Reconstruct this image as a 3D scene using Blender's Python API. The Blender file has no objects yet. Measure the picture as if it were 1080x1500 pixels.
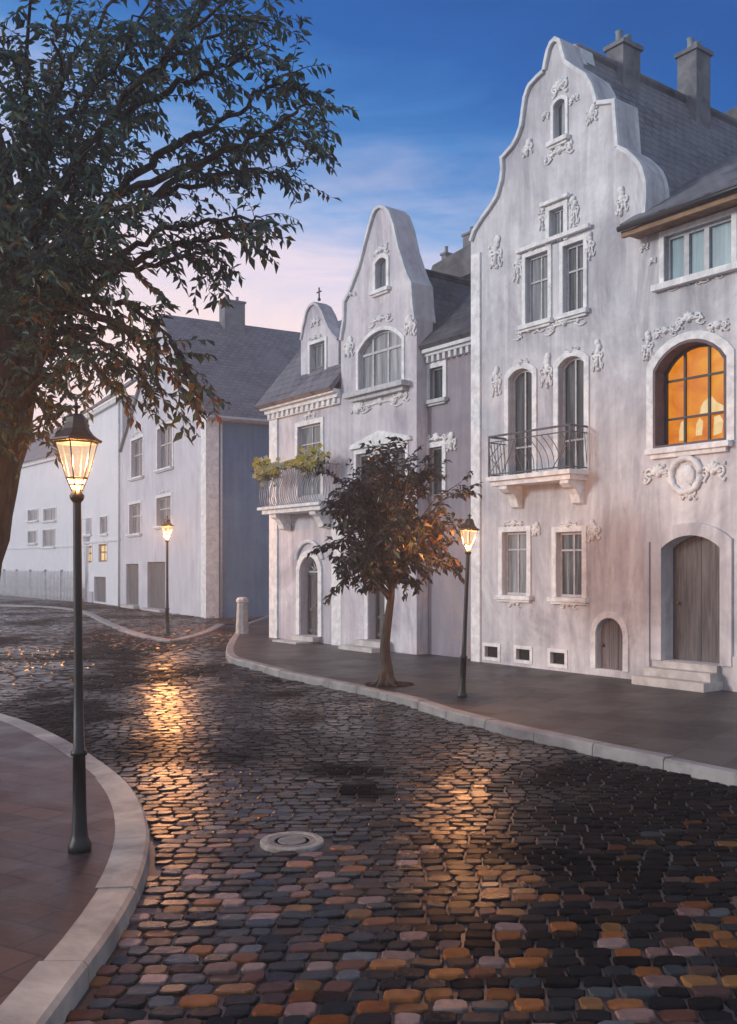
import bpy, math, random
from mathutils import Vector, Matrix, noise
from mathutils.geometry import tessellate_polygon

random.seed(7)
R = random.Random(11)
SC = bpy.context.scene
COL = SC.collection
CAM_H, FPX, HZ, CX = 2.2, 1400.0, 830.0, 540.0
PI = math.pi

# ------------------------------------------------------------------ materials
def new_mat(name):
    m = bpy.data.materials.new(name); m.use_nodes = True
    nt = m.node_tree
    return m, nt, nt.nodes['Principled BSDF']

def ramp(nt, stops):
    r = nt.nodes.new('ShaderNodeValToRGB')
    cr = r.color_ramp
    while len(cr.elements) > 1: cr.elements.remove(cr.elements[-1])
    cr.elements[0].position = stops[0][0]; cr.elements[0].color = (*stops[0][1], 1)
    for p, c in stops[1:]:
        e = cr.elements.new(p); e.color = (*c, 1)
    return r

def coords(nt, scale=(1, 1, 1), rot=(0, 0, 0), kind='Object'):
    t = nt.nodes.new('ShaderNodeTexCoord'); mp = nt.nodes.new('ShaderNodeMapping')
    mp.inputs['Scale'].default_value = scale; mp.inputs['Rotation'].default_value = rot
    nt.links.new(t.outputs[kind], mp.inputs['Vector'])
    return mp.outputs['Vector']

def noise_tex(nt, vec, scale, detail=5, rough=.6, dist=0):
    n = nt.nodes.new('ShaderNodeTexNoise')
    n.inputs['Scale'].default_value = scale; n.inputs['Detail'].default_value = detail
    n.inputs['Roughness'].default_value = rough; n.inputs['Distortion'].default_value = dist
    nt.links.new(vec, n.inputs['Vector'])
    return n.outputs['Fac']

def mixc(nt, fac, a, b, mode='MIX'):
    m = nt.nodes.new('ShaderNodeMix'); m.data_type = 'RGBA'; m.blend_type = mode
    if hasattr(fac, 'links'): nt.links.new(fac, m.inputs[0])
    else: m.inputs[0].default_value = fac
    for v, i in ((a, 6), (b, 7)):
        if hasattr(v, 'links'): nt.links.new(v, m.inputs[i])
        else: m.inputs[i].default_value = (*v, 1)
    return m.outputs[2]

def bump(nt, bs, height, strength=.3, dist=.02, prev=None):
    b = nt.nodes.new('ShaderNodeBump')
    b.inputs['Strength'].default_value = strength; b.inputs['Distance'].default_value = dist
    nt.links.new(height, b.inputs['Height'])
    if prev: nt.links.new(prev, b.inputs['Normal'])
    nt.links.new(b.outputs['Normal'], bs.inputs['Normal'])
    return b.outputs['Normal']

def maprange(nt, v, a, b, c, d):
    n = nt.nodes.new('ShaderNodeMapRange')
    for i, x in enumerate((a, b, c, d)): n.inputs[i + 1].default_value = x
    nt.links.new(v, n.inputs[0]); return n.outputs[0]

def plaster(name, dark, mid, light, blotch=None, streak=1.0):
    m, nt, bs = new_mat(name)
    v1 = coords(nt); vs = coords(nt, (2.4, 2.4, .2))
    big = noise_tex(nt, v1, .38, 7, .66, .9)
    st = noise_tex(nt, vs, 1.5, 8, .66, .3)
    r1 = ramp(nt, [(.28, dark), (.48, mid), (.68, light)])
    nt.links.new(st, r1.inputs[0])
    r2 = ramp(nt, [(.34, dark), (.50, mid), (.64, light)])
    nt.links.new(big, r2.inputs[0])
    c = mixc(nt, .5, r1.outputs[0], r2.outputs[0])
    if blotch:
        sn = noise_tex(nt, coords(nt, (1.2, 1.2, .45)), .7, 6, .7, 1.2)
        c = mixc(nt, maprange(nt, sn, .52, .72, 0, .75 * streak), c, blotch)
    fine = noise_tex(nt, v1, 9, 8, .75)
    c = mixc(nt, maprange(nt, fine, .35, .7, 0, .22), c, dark)
    nt.links.new(c, bs.inputs['Base Color'])
    bs.inputs['Roughness'].default_value = .88
    bs.inputs['Specular IOR Level'].default_value = .25
    n = bump(nt, bs, fine, .35, .03)
    bump(nt, bs, st, .3, .06, n)
    return m

def simple(name, a, b, rough=.6, scale=6, metal=0, bmp=.2, spec=.4, stretch=(1, 1, 1)):
    m, nt, bs = new_mat(name)
    v = coords(nt, stretch)
    n = noise_tex(nt, v, scale, 7, .65, .4)
    r = ramp(nt, [(.33, a), (.68, b)]); nt.links.new(n, r.inputs[0])
    nt.links.new(r.outputs[0], bs.inputs['Base Color'])
    bs.inputs['Roughness'].default_value = rough; bs.inputs['Metallic'].default_value = metal
    bs.inputs['Specular IOR Level'].default_value = spec
    if bmp: bump(nt, bs, n, bmp, .02)
    return m

def tiles(name, a, b, c, sx=1.0):
    m, nt, bs = new_mat(name)
    t = nt.nodes.new('ShaderNodeTexCoord')
    br = nt.nodes.new('ShaderNodeTexBrick')
    br.inputs['Scale'].default_value = 1; br.inputs['Brick Width'].default_value = .26 * sx
    br.inputs['Row Height'].default_value = .2 * sx; br.inputs['Mortar Size'].default_value = .018 * sx
    br.inputs['Mortar Smooth'].default_value = .4
    br.inputs['Color1'].default_value = (*a, 1); br.inputs['Color2'].default_value = (*b, 1)
    br.inputs['Mortar'].default_value = (.012, .012, .014, 1)
    nt.links.new(t.outputs['UV'], br.inputs['Vector'])
    n = noise_tex(nt, coords(nt), .8, 8, .7, .5)
    col = mixc(nt, maprange(nt, n, .4, .7, 0, .8), br.outputs['Color'], c)
    nt.links.new(col, bs.inputs['Base Color'])
    bs.inputs['Roughness'].default_value = .62
    wv = nt.nodes.new('ShaderNodeTexWave'); wv.wave_type = 'BANDS'; wv.bands_direction = 'Y'; wv.wave_profile = 'SAW'
    wv.inputs['Scale'].default_value = PI * 2 / (20 * .2 * sx) * 1.0
    nt.links.new(t.outputs['UV'], wv.inputs['Vector'])
    n1 = bump(nt, bs, br.outputs['Fac'], -.8, .03)
    bump(nt, bs, n, .4, .05, n1)
    return m

def attr_mat(name, rough=.5, spec=.3, nscale=20, bmp=.3, trans=0, dist=.01, rvar=0):
    m, nt, bs = new_mat(name)
    a = nt.nodes.new('ShaderNodeAttribute'); a.attribute_name = 'Col'
    n = noise_tex(nt, coords(nt), nscale, 6, .7)
    c = mixc(nt, maprange(nt, n, .3, .7, .0, .5), a.outputs['Color'], (.015, .015, .017))
    nt.links.new(c, bs.inputs['Base Color'])
    bs.inputs['Roughness'].default_value = rough; bs.inputs['Specular IOR Level'].default_value = spec
    if rvar:
        n2 = noise_tex(nt, coords(nt), 1.3, 4, .6)
        nt.links.new(maprange(nt, n2, .3, .7, rough - rvar, rough + rvar), bs.inputs['Roughness'])
    if bmp: bump(nt, bs, n, bmp, dist)
    if trans:
        out = nt.nodes['Material Output']
        tr = nt.nodes.new('ShaderNodeBsdfTranslucent'); nt.links.new(c, tr.inputs['Color'])
        mx = nt.nodes.new('ShaderNodeMixShader'); mx.inputs[0].default_value = trans
        nt.links.new(bs.outputs[0], mx.inputs[1]); nt.links.new(tr.outputs[0], mx.inputs[2])
        nt.links.new(mx.outputs[0], out.inputs['Surface'])
    return m

def glass_mat(name, a, b, c, rough=.22):
    m, nt, bs = new_mat(name)
    n = noise_tex(nt, coords(nt, (7, 7, .35)), 1.3, 5, .7, .2)
    r = ramp(nt, [(.34, a), (.5, b), (.66, c)]); nt.links.new(n, r.inputs[0])
    nt.links.new(r.outputs[0], bs.inputs['Base Color'])
    bs.inputs['Roughness'].default_value = rough
    bs.inputs['Specular IOR Level'].default_value = .5
    n2 = noise_tex(nt, coords(nt), 2.2, 3, .5)
    bump(nt, bs, n2, .06, .05)
    return m

def emit_mat(name, stops, strength, scale=3, stretch=(1, 1, 1)):
    m, nt, bs = new_mat(name)
    n = noise_tex(nt, coords(nt, stretch), scale, 4, .55, .6)
    r = ramp(nt, stops); nt.links.new(n, r.inputs[0])
    nt.links.new(r.outputs[0], bs.inputs['Emission Color'])
    bs.inputs['Base Color'].default_value = (.01, .006, .004, 1); bs.inputs['Specular IOR Level'].default_value = .12
    bs.inputs['Emission Strength'].default_value = strength
    bs.inputs['Roughness'].default_value = .25
    return m

M = {}
M['plaster_tall'] = plaster('tall_house_plaster', (.25, .25, .275), (.56, .55, .58), (.86, .85, .85), (.24, .23, .27))
M['plaster_mid'] = plaster('middle_house_plaster', (.27, .25, .29), (.57, .54, .58), (.86, .82, .83), (.27, .23, .29))
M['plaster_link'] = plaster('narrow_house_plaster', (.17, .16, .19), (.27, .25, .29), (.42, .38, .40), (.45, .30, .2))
M['plaster_corner'] = plaster('corner_house_plaster', (.42, .41, .46), (.58, .57, .62), (.72, .71, .75), (.4, .39, .44))
M['plaster_haze'] = plaster('distant_house_plaster', (.58, .60, .66), (.70, .71, .75), (.80, .80, .83))  # pale, low-contrast tones put part of the distance haze into the colour
M['blue_wall'] = plaster('blue_render', (.045, .11, .20), (.075, .17, .30), (.15, .27, .40), (.20, .22, .30))
M['stucco'] = simple('white_stucco', (.58, .58, .59), (.92, .92, .91), .8, 5, bmp=.4, spec=.25)
M['coping'] = simple('coping_stone', (.48, .50, .53), (.76, .77, .78), .8, 3, bmp=.5, spec=.25)
M['frame'] = simple('grey_window_paint', (.36, .37, .39), (.58, .58, .6), .55, 8, bmp=.1)
M['frame_dark'] = simple('dark_window_paint', (.012, .016, .02), (.03, .034, .04), .5, 8, bmp=.1)
M['reveal_dark'] = simple('mauve_reveal', (.10, .075, .085), (.19, .14, .15), .8, 4)
M['pane'] = glass_mat('curtained_glass', (.05, .06, .068), (.15, .17, .185), (.30, .33, .35))
M['pane_dark'] = glass_mat('dark_glass', (.012, .017, .021), (.028, .036, .042), (.09, .105, .115), .18)
M['pane_b'] = glass_mat('shaded_glass', (.02, .026, .03), (.07, .082, .09), (.26, .28, .29), .15)
M['pane_c'] = glass_mat('lace_curtain_glass', (.10, .11, .12), (.22, .24, .26), (.40, .43, .45), .2)
M['pane_teal'] = glass_mat('teal_glass', (.10, .18, .22), (.15, .26, .31), (.22, .34, .38))
M['lit'] = emit_mat('lit_amber_glass', [(.3, (.62, .12, .002)), (.5, (.80, .26, .006)), (.7, (.90, .42, .03))], .95, 1.6)
M['curtain'] = emit_mat('lit_curtain', [(.3, (.85, .52, .16)), (.7, (.95, .76, .45))], .95, 4)
M['lit_far'] = emit_mat('lit_far_glass', [(.35, (.85, .42, .08)), (.65, (1, .8, .45))], 1.1, 5)
M['door'] = simple('weathered_door', (.05, .048, .05), (.16, .145, .14), .6, 3.2, stretch=(6, 6, .5))
M['door_plank'] = simple('plank_door', (.10, .09, .09), (.24, .21, .21), .75, 3.2, stretch=(7, 7, .4))
M['black'] = simple('vent_black', (.004, .004, .005), (.01, .01, .012), .8, 5, bmp=0)
M['iron'] = simple('painted_iron', (.004, .005, .005), (.012, .014, .014), .45, 12, bmp=.15, spec=.5)
M['iron_grey'] = simple('worn_railing_iron', (.05, .052, .058), (.15, .15, .16), .55, 12, bmp=.15)
M['railing_silver'] = simple('silver_railing', (.24, .24, .27), (.46, .46, .5), .5, 9, bmp=.15)
M['tiles_dark'] = tiles('dark_roof_tiles', (.035, .035, .04), (.10, .096, .105), (.17, .165, .17))
M['tiles_grey'] = tiles('grey_roof_tiles', (.10, .095, .105), (.19, .18, .195), (.22, .21, .23), 1.3)
M['slate'] = tiles('slate_roof', (.10, .10, .112), (.19, .187, .20), (.23, .225, .24))
M['chimney'] = simple('chimney_render', (.09, .095, .105), (.22, .22, .235), .85, 2.5, bmp=.5)
M['chimney_pot'] = simple('chimney_clay', (.13, .16, .17), (.28, .32, .33), .8, 5)
M['wood_trim'] = simple('brown_eave_board', (.16, .09, .045), (.36, .22, .12), .7, 6, stretch=(1, 1, 3))
M['kerb'] = simple('kerb_stone', (.16, .15, .14), (.58, .53, .44), .5, 1.3, bmp=.4, spec=.4)
M['kerb_grey'] = simple('grey_kerb_stone', (.17, .165, .165), (.36, .35, .34), .55, 2.2, bmp=.4, spec=.4)
M['pave_brown'] = simple('brown_pavement', (.045, .030, .027), (.135, .092, .078), .48, 2.1, bmp=.3, spec=.35)
M['pave_dark'] = simple('dark_pavement', (.055, .053, .057), (.14, .132, .128), .6, 1.4, bmp=.3, spec=.25)
def slabs(name, a, b, bw, rh, rot, rough, spec, crack=.25):
    m, nt, bs = new_mat(name)
    v = coords(nt, (1, 1, 1), (0, 0, rot)); n = noise_tex(nt, coords(nt), 1.1, 8, .68, .8); fine = noise_tex(nt, coords(nt), 22, 6, .7)
    br = nt.nodes.new('ShaderNodeTexBrick'); nt.links.new(v, br.inputs['Vector'])
    br.inputs['Scale'].default_value = 1; br.inputs['Brick Width'].default_value = bw; br.inputs['Row Height'].default_value = rh
    br.inputs['Mortar Size'].default_value = .013; br.inputs['Mortar Smooth'].default_value = .3; br.inputs['Bias'].default_value = 0
    br.inputs['Color1'].default_value = (*a, 1); br.inputs['Color2'].default_value = (*b, 1); br.inputs['Mortar'].default_value = (.015, .014, .014, 1)
    c = mixc(nt, maprange(nt, n, .35, .68, 0, .55), br.outputs['Color'], tuple(q * .35 for q in a))
    c = mixc(nt, maprange(nt, fine, .45, .75, 0, .35), c, b)
    nt.links.new(c, bs.inputs['Base Color']); bs.inputs['Specular IOR Level'].default_value = spec
    nt.links.new(maprange(nt, n, .3, .7, rough + .12, rough - .14), bs.inputs['Roughness'])
    n1 = bump(nt, bs, br.outputs['Fac'], -.7, .012); bump(nt, bs, fine, .22, .008, n1)
    return m
M['pave_brown'] = slabs('red_brown_pavers', (.045, .021, .017), (.10, .052, .042), .42, .28, .5, .46, .35)
M['pave_dark'] = slabs('grey_flagstones', (.016, .016, .019), (.085, .08, .076), .85, .6, -.93, .50, .35)
M['soil'] = simple('dark_soil', (.008, .006, .005), (.03, .022, .016), .95, 12, bmp=.8, spec=.1)
M['step'] = simple('door_step_stone', (.36, .35, .34), (.6, .58, .56), .7, 3, bmp=.4)
M['plinth'] = simple('plinth_render', (.40, .37, .41), (.58, .54, .57), .85, 1.6, bmp=.4, spec=.2)
M['bark'] = simple('dark_bark', (.014, .012, .010), (.09, .07, .05), .85, 5, bmp=.9, spec=.2, stretch=(3, 3, .6))
M['bark_small'] = simple('wet_bark', (.006, .005, .004), (.07, .048, .03), .6, 8, bmp=.9, spec=.35, stretch=(3, 3, .6))
M['leaf'] = attr_mat('leaf_green', .42, .4, 6, 0, .38)
M['leaf_small'] = attr_mat('leaf_wet', .36, .45, 6, 0, .15)
M['petal'] = attr_mat('flower_petals', .6, .2, 10, 0, .3)
M['cobble'] = attr_mat('wet_cobbles', .26, .5, 9, .35, 0, .012, .06)
def wet_spec(m):
    nt = m.node_tree; bs = nt.nodes['Principled BSDF']; a = [n for n in nt.nodes if n.type == 'ATTRIBUTE'][0]
    nt.links.new(maprange(nt, a.outputs['Alpha'], 0, 1, .1, .5), bs.inputs['Specular IOR Level'])
    tc = nt.nodes.new('ShaderNodeTexNoise'); tc.inputs['Scale'].default_value = 60; tc.inputs['Detail'].default_value = 4
    df = nt.nodes.new('ShaderNodeBsdfDiffuse'); nt.links.new(bs.inputs['Base Color'].links[0].from_socket, df.inputs['Color'])
    mx = nt.nodes.new('ShaderNodeMixShader'); nt.links.new(maprange(nt, a.outputs['Alpha'], 0, .8, .08, 1), mx.inputs[0])
    nt.links.new(df.outputs[0], mx.inputs[1]); nt.links.new(bs.outputs[0], mx.inputs[2]); nt.links.new(mx.outputs[0], nt.nodes['Material Output'].inputs['Surface'])
    nt.links.new(coords(nt), tc.inputs['Vector']); old = bs.inputs['Normal'].links[0].from_socket
    bump(nt, bs, tc.outputs['Fac'], .28, .006, old)
wet_spec(M['cobble'])
M['bollard'] = simple('bollard_stone', (.26, .27, .28), (.50, .51, .50), .8, 5, bmp=.5)
M['manhole'] = simple('manhole_concrete', (.18, .175, .16), (.40, .39, .36), .5, 14, bmp=.4)
M['manhole_dark'] = simple('manhole_iron', (.10, .10, .095), (.24, .235, .215), .4, 9, bmp=.4)
M['fence'] = simple('pale_fence_paint', (.40, .42, .44), (.6, .6, .62), .7, 3)
M['puddle'] = simple('puddle_water', (.002, .002, .0025), (.006, .006, .007), .6, 2, bmp=.05, spec=0)
M['brass'] = simple('door_brass', (.18, .13, .06), (.3, .22, .1), .35, 8, 1, 0)

def lantern_glass():
    m, nt, bs = new_mat('frosted_lantern_glass')
    out = nt.nodes['Material Output']
    n = noise_tex(nt, coords(nt), 7, 4, .6, .5)
    r = ramp(nt, [(.33, (1, .52, .26)), (.55, (1, .72, .50)), (.72, (1, .84, .68))]); nt.links.new(n, r.inputs[0])
    em = nt.nodes.new('ShaderNodeEmission'); nt.links.new(r.outputs[0], em.inputs[0]); em.inputs[1].default_value = .82
    tr = nt.nodes.new('ShaderNodeBsdfTransparent')
    mx = nt.nodes.new('ShaderNodeMixShader'); mx.inputs[0].default_value = .42
    nt.links.new(em.outputs[0], mx.inputs[1]); nt.links.new(tr.outputs[0], mx.inputs[2])
    nt.links.new(mx.outputs[0], out.inputs['Surface'])
    return m
M['lantern'] = lantern_glass()
def clear_glass():
    m, nt, bs = new_mat('clear_lantern_glass')
    out = nt.nodes['Material Output']
    bs.inputs['Base Color'].default_value = (.75, .76, .74, 1); bs.inputs['Roughness'].default_value = .2
    tr = nt.nodes.new('ShaderNodeBsdfTransparent')
    mx = nt.nodes.new('ShaderNodeMixShader'); mx.inputs[0].default_value = .55
    nt.links.new(bs.outputs[0], mx.inputs[1]); nt.links.new(tr.outputs[0], mx.inputs[2])
    nt.links.new(mx.outputs[0], out.inputs['Surface'])
    return m
M['clear'] = clear_glass()

# ------------------------------------------------------------------ mesh builder
OFF = {}
class MB:
    def __init__(s): s.v = []; s.f = []; s.c = []; s.uv = {}; s.smooth = False
    def add(s, vs, fs, col=None):
        # col: (r,g,b) or (r,g,b,wetness)
        b = len(s.v); s.v.extend(Vector(p) for p in vs)
        for f in fs:
            s.f.append(tuple(b + i for i in f)); s.c.append(col)
    def build(s, name, mat, parent=None, smooth=False, at=None):
        me = bpy.data.meshes.new(name)
        off = OFF.get(parent.name, Vector((0, 0, 0))) if parent else (at or Vector((0, 0, 0)))
        me.from_pydata([p - off for p in s.v], [], s.f)
        if any(c is not None for c in s.c):
            a = me.attributes.new('Col', 'FLOAT_COLOR', 'FACE')
            flat = []
            for c in s.c: flat.extend((tuple(c or (.1, .1, .1)) + (1,))[:4])
            a.data.foreach_set('color', flat)
        if s.uv:
            ul = me.uv_layers.new(name='UVMap')
            for p in me.polygons:
                t = s.uv.get(p.index)
                if t:
                    for li, q in zip(p.loop_indices, t): ul.data[li].uv = q
        if smooth:
            me.polygons.foreach_set('use_smooth', [True] * len(me.polygons))
        me.materials.append(mat); me.update()
        o = bpy.data.objects.new(name, me); COL.objects.link(o)
        if parent: o.parent = parent
        elif at: o.location = at
        OFF[o.name] = off
        return o
    # solids
    def hexa(s, p):   # 8 points: bottom 4 (ccw seen from above), top 4
        s.add(p, [(0, 3, 2, 1), (4, 5, 6, 7), (0, 1, 5, 4), (1, 2, 6, 5), (2, 3, 7, 6), (3, 0, 4, 7)])
    def tube(s, pts, rad, seg=6, col=None, closed_end=True):
        pts = [Vector(p) for p in pts]; n = len(pts)
        if not hasattr(rad, '__len__'): rad = [rad] * n
        rings = []; ref = None
        for i, p in enumerate(pts):
            d = (pts[min(i + 1, n - 1)] - pts[max(i - 1, 0)])
            if d.length < 1e-7: d = Vector((0, 0, 1))
            d.normalize()
            if ref is None:
                ref = d.orthogonal().normalized()
            ref = (ref - d * ref.dot(d))
            if ref.length < 1e-6: ref = d.orthogonal()
            ref.normalize(); q = d.cross(ref)
            rings.append([p + (ref * math.cos(2 * PI * k / seg) + q * math.sin(2 * PI * k / seg)) * rad[i] for k in range(seg)])
        vs = [v for r in rings for v in r]; fs = []
        for i in range(n - 1):
            for k in range(seg):
                a = i * seg + k; b = i * seg + (k + 1) % seg
                fs.append((a, b, b + seg, a + seg))
        if closed_end:
            fs.append(tuple(range(seg - 1, -1, -1))); fs.append(tuple((n - 1) * seg + k for k in range(seg)))
        s.add(vs, fs, col)
    def lathe(s, c, prof, seg=16, rot=0, col=None):
        vs = []; fs = []; n = len(prof); c = Vector(c)
        for r, z in prof:
            for k in range(seg):
                a = 2 * PI * k / seg + rot
                vs.append(c + Vector((r * math.cos(a), r * math.sin(a), z)))
        for i in range(n - 1):
            for k in range(seg):
                a = i * seg + k; b = i * seg + (k + 1) % seg
                fs.append((a, b, b + seg, a + seg))
        fs.append(tuple(range(seg - 1, -1, -1))); fs.append(tuple((n - 1) * seg + k for k in range(seg)))
        s.add(vs, fs, col)
    def ball(s, c, rx, ry=None, rz=None, seg=7, rings=5, axes=None, col=None):
        ry = ry or rx; rz = rz or rx; c = Vector(c); vs = []; fs = []
        ax = axes or (Vector((1, 0, 0)), Vector((0, 1, 0)), Vector((0, 0, 1)))
        for i in range(1, rings):
            t = PI * i / rings
            for k in range(seg):
                a = 2 * PI * k / seg
                vs.append(c + ax[0] * rx * math.sin(t) * math.cos(a) + ax[1] * ry * math.sin(t) * math.sin(a) + ax[2] * rz * math.cos(t))
        top = len(vs); vs.append(c + ax[2] * rz); vs.append(c - ax[2] * rz)
        for i in range(rings - 2):
            for k in range(seg):
                a = i * seg + k; b = i * seg + (k + 1) % seg
                fs.append((a, a + seg, b + seg, b))
        for k in range(seg):
            fs.append((top, k, (k + 1) % seg))
            j = (rings - 2) * seg
            fs.append((top + 1, j + (k + 1) % seg, j + k))
        s.add(vs, fs, col)

class Frame:
    """A vertical facade plane: u along the wall to the right, w out of the wall towards the street, z up."""
    def __init__(s, o, e):
        s.o = Vector((o[0], o[1], 0)); s.e = Vector((e[0], e[1], 0)).normalized()
        s.n = Vector((s.e.y, -s.e.x, 0))
        if s.n.dot(-s.o) < 0: s.n = -s.n
    def p(s, u, w, z): return s.o + s.e * u + s.n * w + Vector((0, 0, z))
    def uz(s, px, py, w=0):
        r = Vector(((px - CX) / FPX, 1))
        o = s.o + s.n * w
        # o + e*u = r*d
        det = s.e.x * (-r.y) - (-r.x) * s.e.y
        u = (-o.x * (-r.y) + r.x * (-o.y)) / det
        d = o.y + s.e.y * u
        return u, CAM_H + (HZ - py) / FPX * d
    def u(s, px, w=0): return s.uz(px, HZ, w)[0]
    def z(s, px, py, w=0): return s.uz(px, py, w)[1]

def fbox(mb, F, u0, u1, w0, w1, z0, z1):
    mb.hexa([F.p(u0, w0, z0), F.p(u0, w1, z0), F.p(u1, w1, z0), F.p(u1, w0, z0),
             F.p(u0, w0, z1), F.p(u0, w1, z1), F.p(u1, w1, z1), F.p(u1, w0, z1)])

def fprism(mb, F, pts, w0, w1, holes=()):
    """plate with outline pts (u,z) and holes, from depth w0 (back) to w1 (front)"""
    loops = [pts] + list(holes)
    tri = tessellate_polygon([[Vector((a, b, 0)) for a, b in l] for l in loops])
    flat = [q for l in loops for q in l]; n = len(flat)
    vs = [F.p(a, w1, b) for a, b in flat] + [F.p(a, w0, b) for a, b in flat]
    fs = []
    for t in tri:
        a, b, c = (flat[i] for i in t)
        ar = (b[0] - a[0]) * (c[1] - a[1]) - (c[0] - a[0]) * (b[1] - a[1])
        t = tuple(t) if ar > 0 else tuple(reversed(t))
        fs.append(t); fs.append(tuple(n + i for i in reversed(t)))
    k = 0
    for li, l in enumerate(loops):
        m = len(l)
        area = sum(l[i][0] * l[(i + 1) % m][1] - l[(i + 1) % m][0] * l[i][1] for i in range(m))
        ccw = (area > 0) == (li == 0)
        for i in range(m):
            a = k + i; b = k + (i + 1) % m
            fs.append((a, a + n, b + n, b) if ccw else (b, b + n, a + n, a))
        k += m
    mb.add(vs, fs)

def arch(u0, u1, z0, z1, rise=0, n=10):
    """outline of an opening with a segmental head of the given rise (z1 = crown)"""
    if rise <= 0: return [(u0, z0), (u1, z0), (u1, z1), (u0, z1)]
    h = (u1 - u0) / 2; rise = min(rise, h); uc = (u0 + u1) / 2
    r = (h * h + rise * rise) / (2 * rise); zc = z1 - r
    a0 = math.asin(min(1, h / r)); pts = [(u0, z0), (u1, z0)]
    for i in range(n + 1):
        a = a0 - 2 * a0 * i / n
        pts.append((uc + r * math.sin(a), zc + r * math.cos(a)))
    return pts
def arch_z(u, u0, u1, z1, rise):
    if rise <= 0: return z1
    h = (u1 - u0) / 2; rise = min(rise, h); uc = (u0 + u1) / 2
    r = (h * h + rise * rise) / (2 * rise)
    return z1 - r + math.sqrt(max(0, r * r - (u - uc) ** 2))

def ring(mb, F, u0, u1, z0, z1, rise, t, w0, w1, bottom=True, tb=None):
    """frame round an opening: outer = opening grown by t outwards (t>0) or shrunk inwards (t<0)"""
    a = arch(u0, u1, z0, z1, rise); tb = t if tb is None else tb
    b = arch(u0 - t, u1 + t, z0 - (tb if bottom else 0), z1 + t, (rise + t * .35 if t > 0 else max(.02, rise + t * .35)) if rise > 0 else 0)
    inner, outer = (a, b) if t > 0 else (b, a)
    m = len(a)
    if not bottom:
        poly = [outer[1]] + outer[2:] + [outer[0]] + [inner[0]] + list(reversed(inner[2:])) + [inner[1]]
        fprism(mb, F, poly, w0, w1)
        return
    vs = []
    for l in (outer, inner):
        vs += [F.p(p[0], w1, p[1]) for p in l] + [F.p(p[0], w0, p[1]) for p in l]
    fs = []
    for i in range(m):
        j = (i + 1) % m
        fs += [(i, j, 2 * m + j, 2 * m + i), (m + j, m + i, 3 * m + i, 3 * m + j),
               (i, m + i, m + j, j), (2 * m + j, 3 * m + j, 3 * m + i, 2 * m + i)]
    mb.add(vs, fs)

# ------------------------------------------------------------------ things
def tag(o, label, cat, group=None):
    o['label'] = label; o['category'] = cat
    if group: o['group'] = group
    return o
def thing(name, loc, label, cat, group=None):
    o = bpy.data.objects.new(name, None); COL.objects.link(o)
    o.location = loc; o.empty_display_size = .3
    OFF[o.name] = Vector(loc)
    return tag(o, label, cat, group)
def struct(mb, name, mat, smooth=False):
    o = mb.build(name, mat, None, smooth); o['kind'] = 'structure'; return o

def px_rect(F, x0, x1, yt, yb, w=0):
    xc = (x0 + x1) / 2
    return F.u(x0, w), F.u(x1, w), F.z(xc, yb, w), F.z(xc, yt, w)

def window(house, F, rc, rise=0, mull=(.5,), trans=(), pane='pane', frame='frame', depth=.085, sur=.10, sill=True,
           wf=0, fw=.05, surm='stucco', bar=.035, sillm='stucco', sillw=.12, name='window', recess=None):
    u0, u1, z0, z1 = rc
    g = .003
    w = wf - depth
    mb = MB()
    ring(mb, F, u0 + g, u1 - g, z0 + g, z1 - g, rise, -fw, w - .06, w)
    for f in mull:
        uu = u0 + (u1 - u0) * f
        fbox(mb, F, uu - bar / 2, uu + bar / 2, w - .05, w - .008, z0 + fw + g, arch_z(uu, u0, u1, z1, rise) - fw - g)
    for f in trans:
        zz = z0 + (z1 - z0) * f
        fbox(mb, F, u0 + fw + g, u1 - fw - g, w - .048, w - .005, zz - bar / 2, zz + bar / 2)
    win = mb.build(name, M[frame], house)
    p = MB(); fprism(p, F, arch(u0 + fw, u1 - fw, z0 + fw, z1 - fw, max(.02, rise - fw * .35) if rise > 0 else 0), w - .05, w - .035)
    p.build('pane', M[pane], win)
    if sur:
        s = MB(); ring(s, F, u0, u1, z0, z1, rise, sur, wf, wf + .035, bottom=False)
        s.build('surround', M[surm], win)
    if sill:
        s = MB(); fbox(s, F, u0 - sur - .05, u1 + sur + .05, wf - .02, wf + sillw, z0 - .09, z0 - .003)
        fbox(s, F, u0 - sur, u1 + sur, wf, wf + sillw * .6, z0 - .14, z0 - .091)
        s.build('sill', M[sillm], win)
    return win

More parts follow.
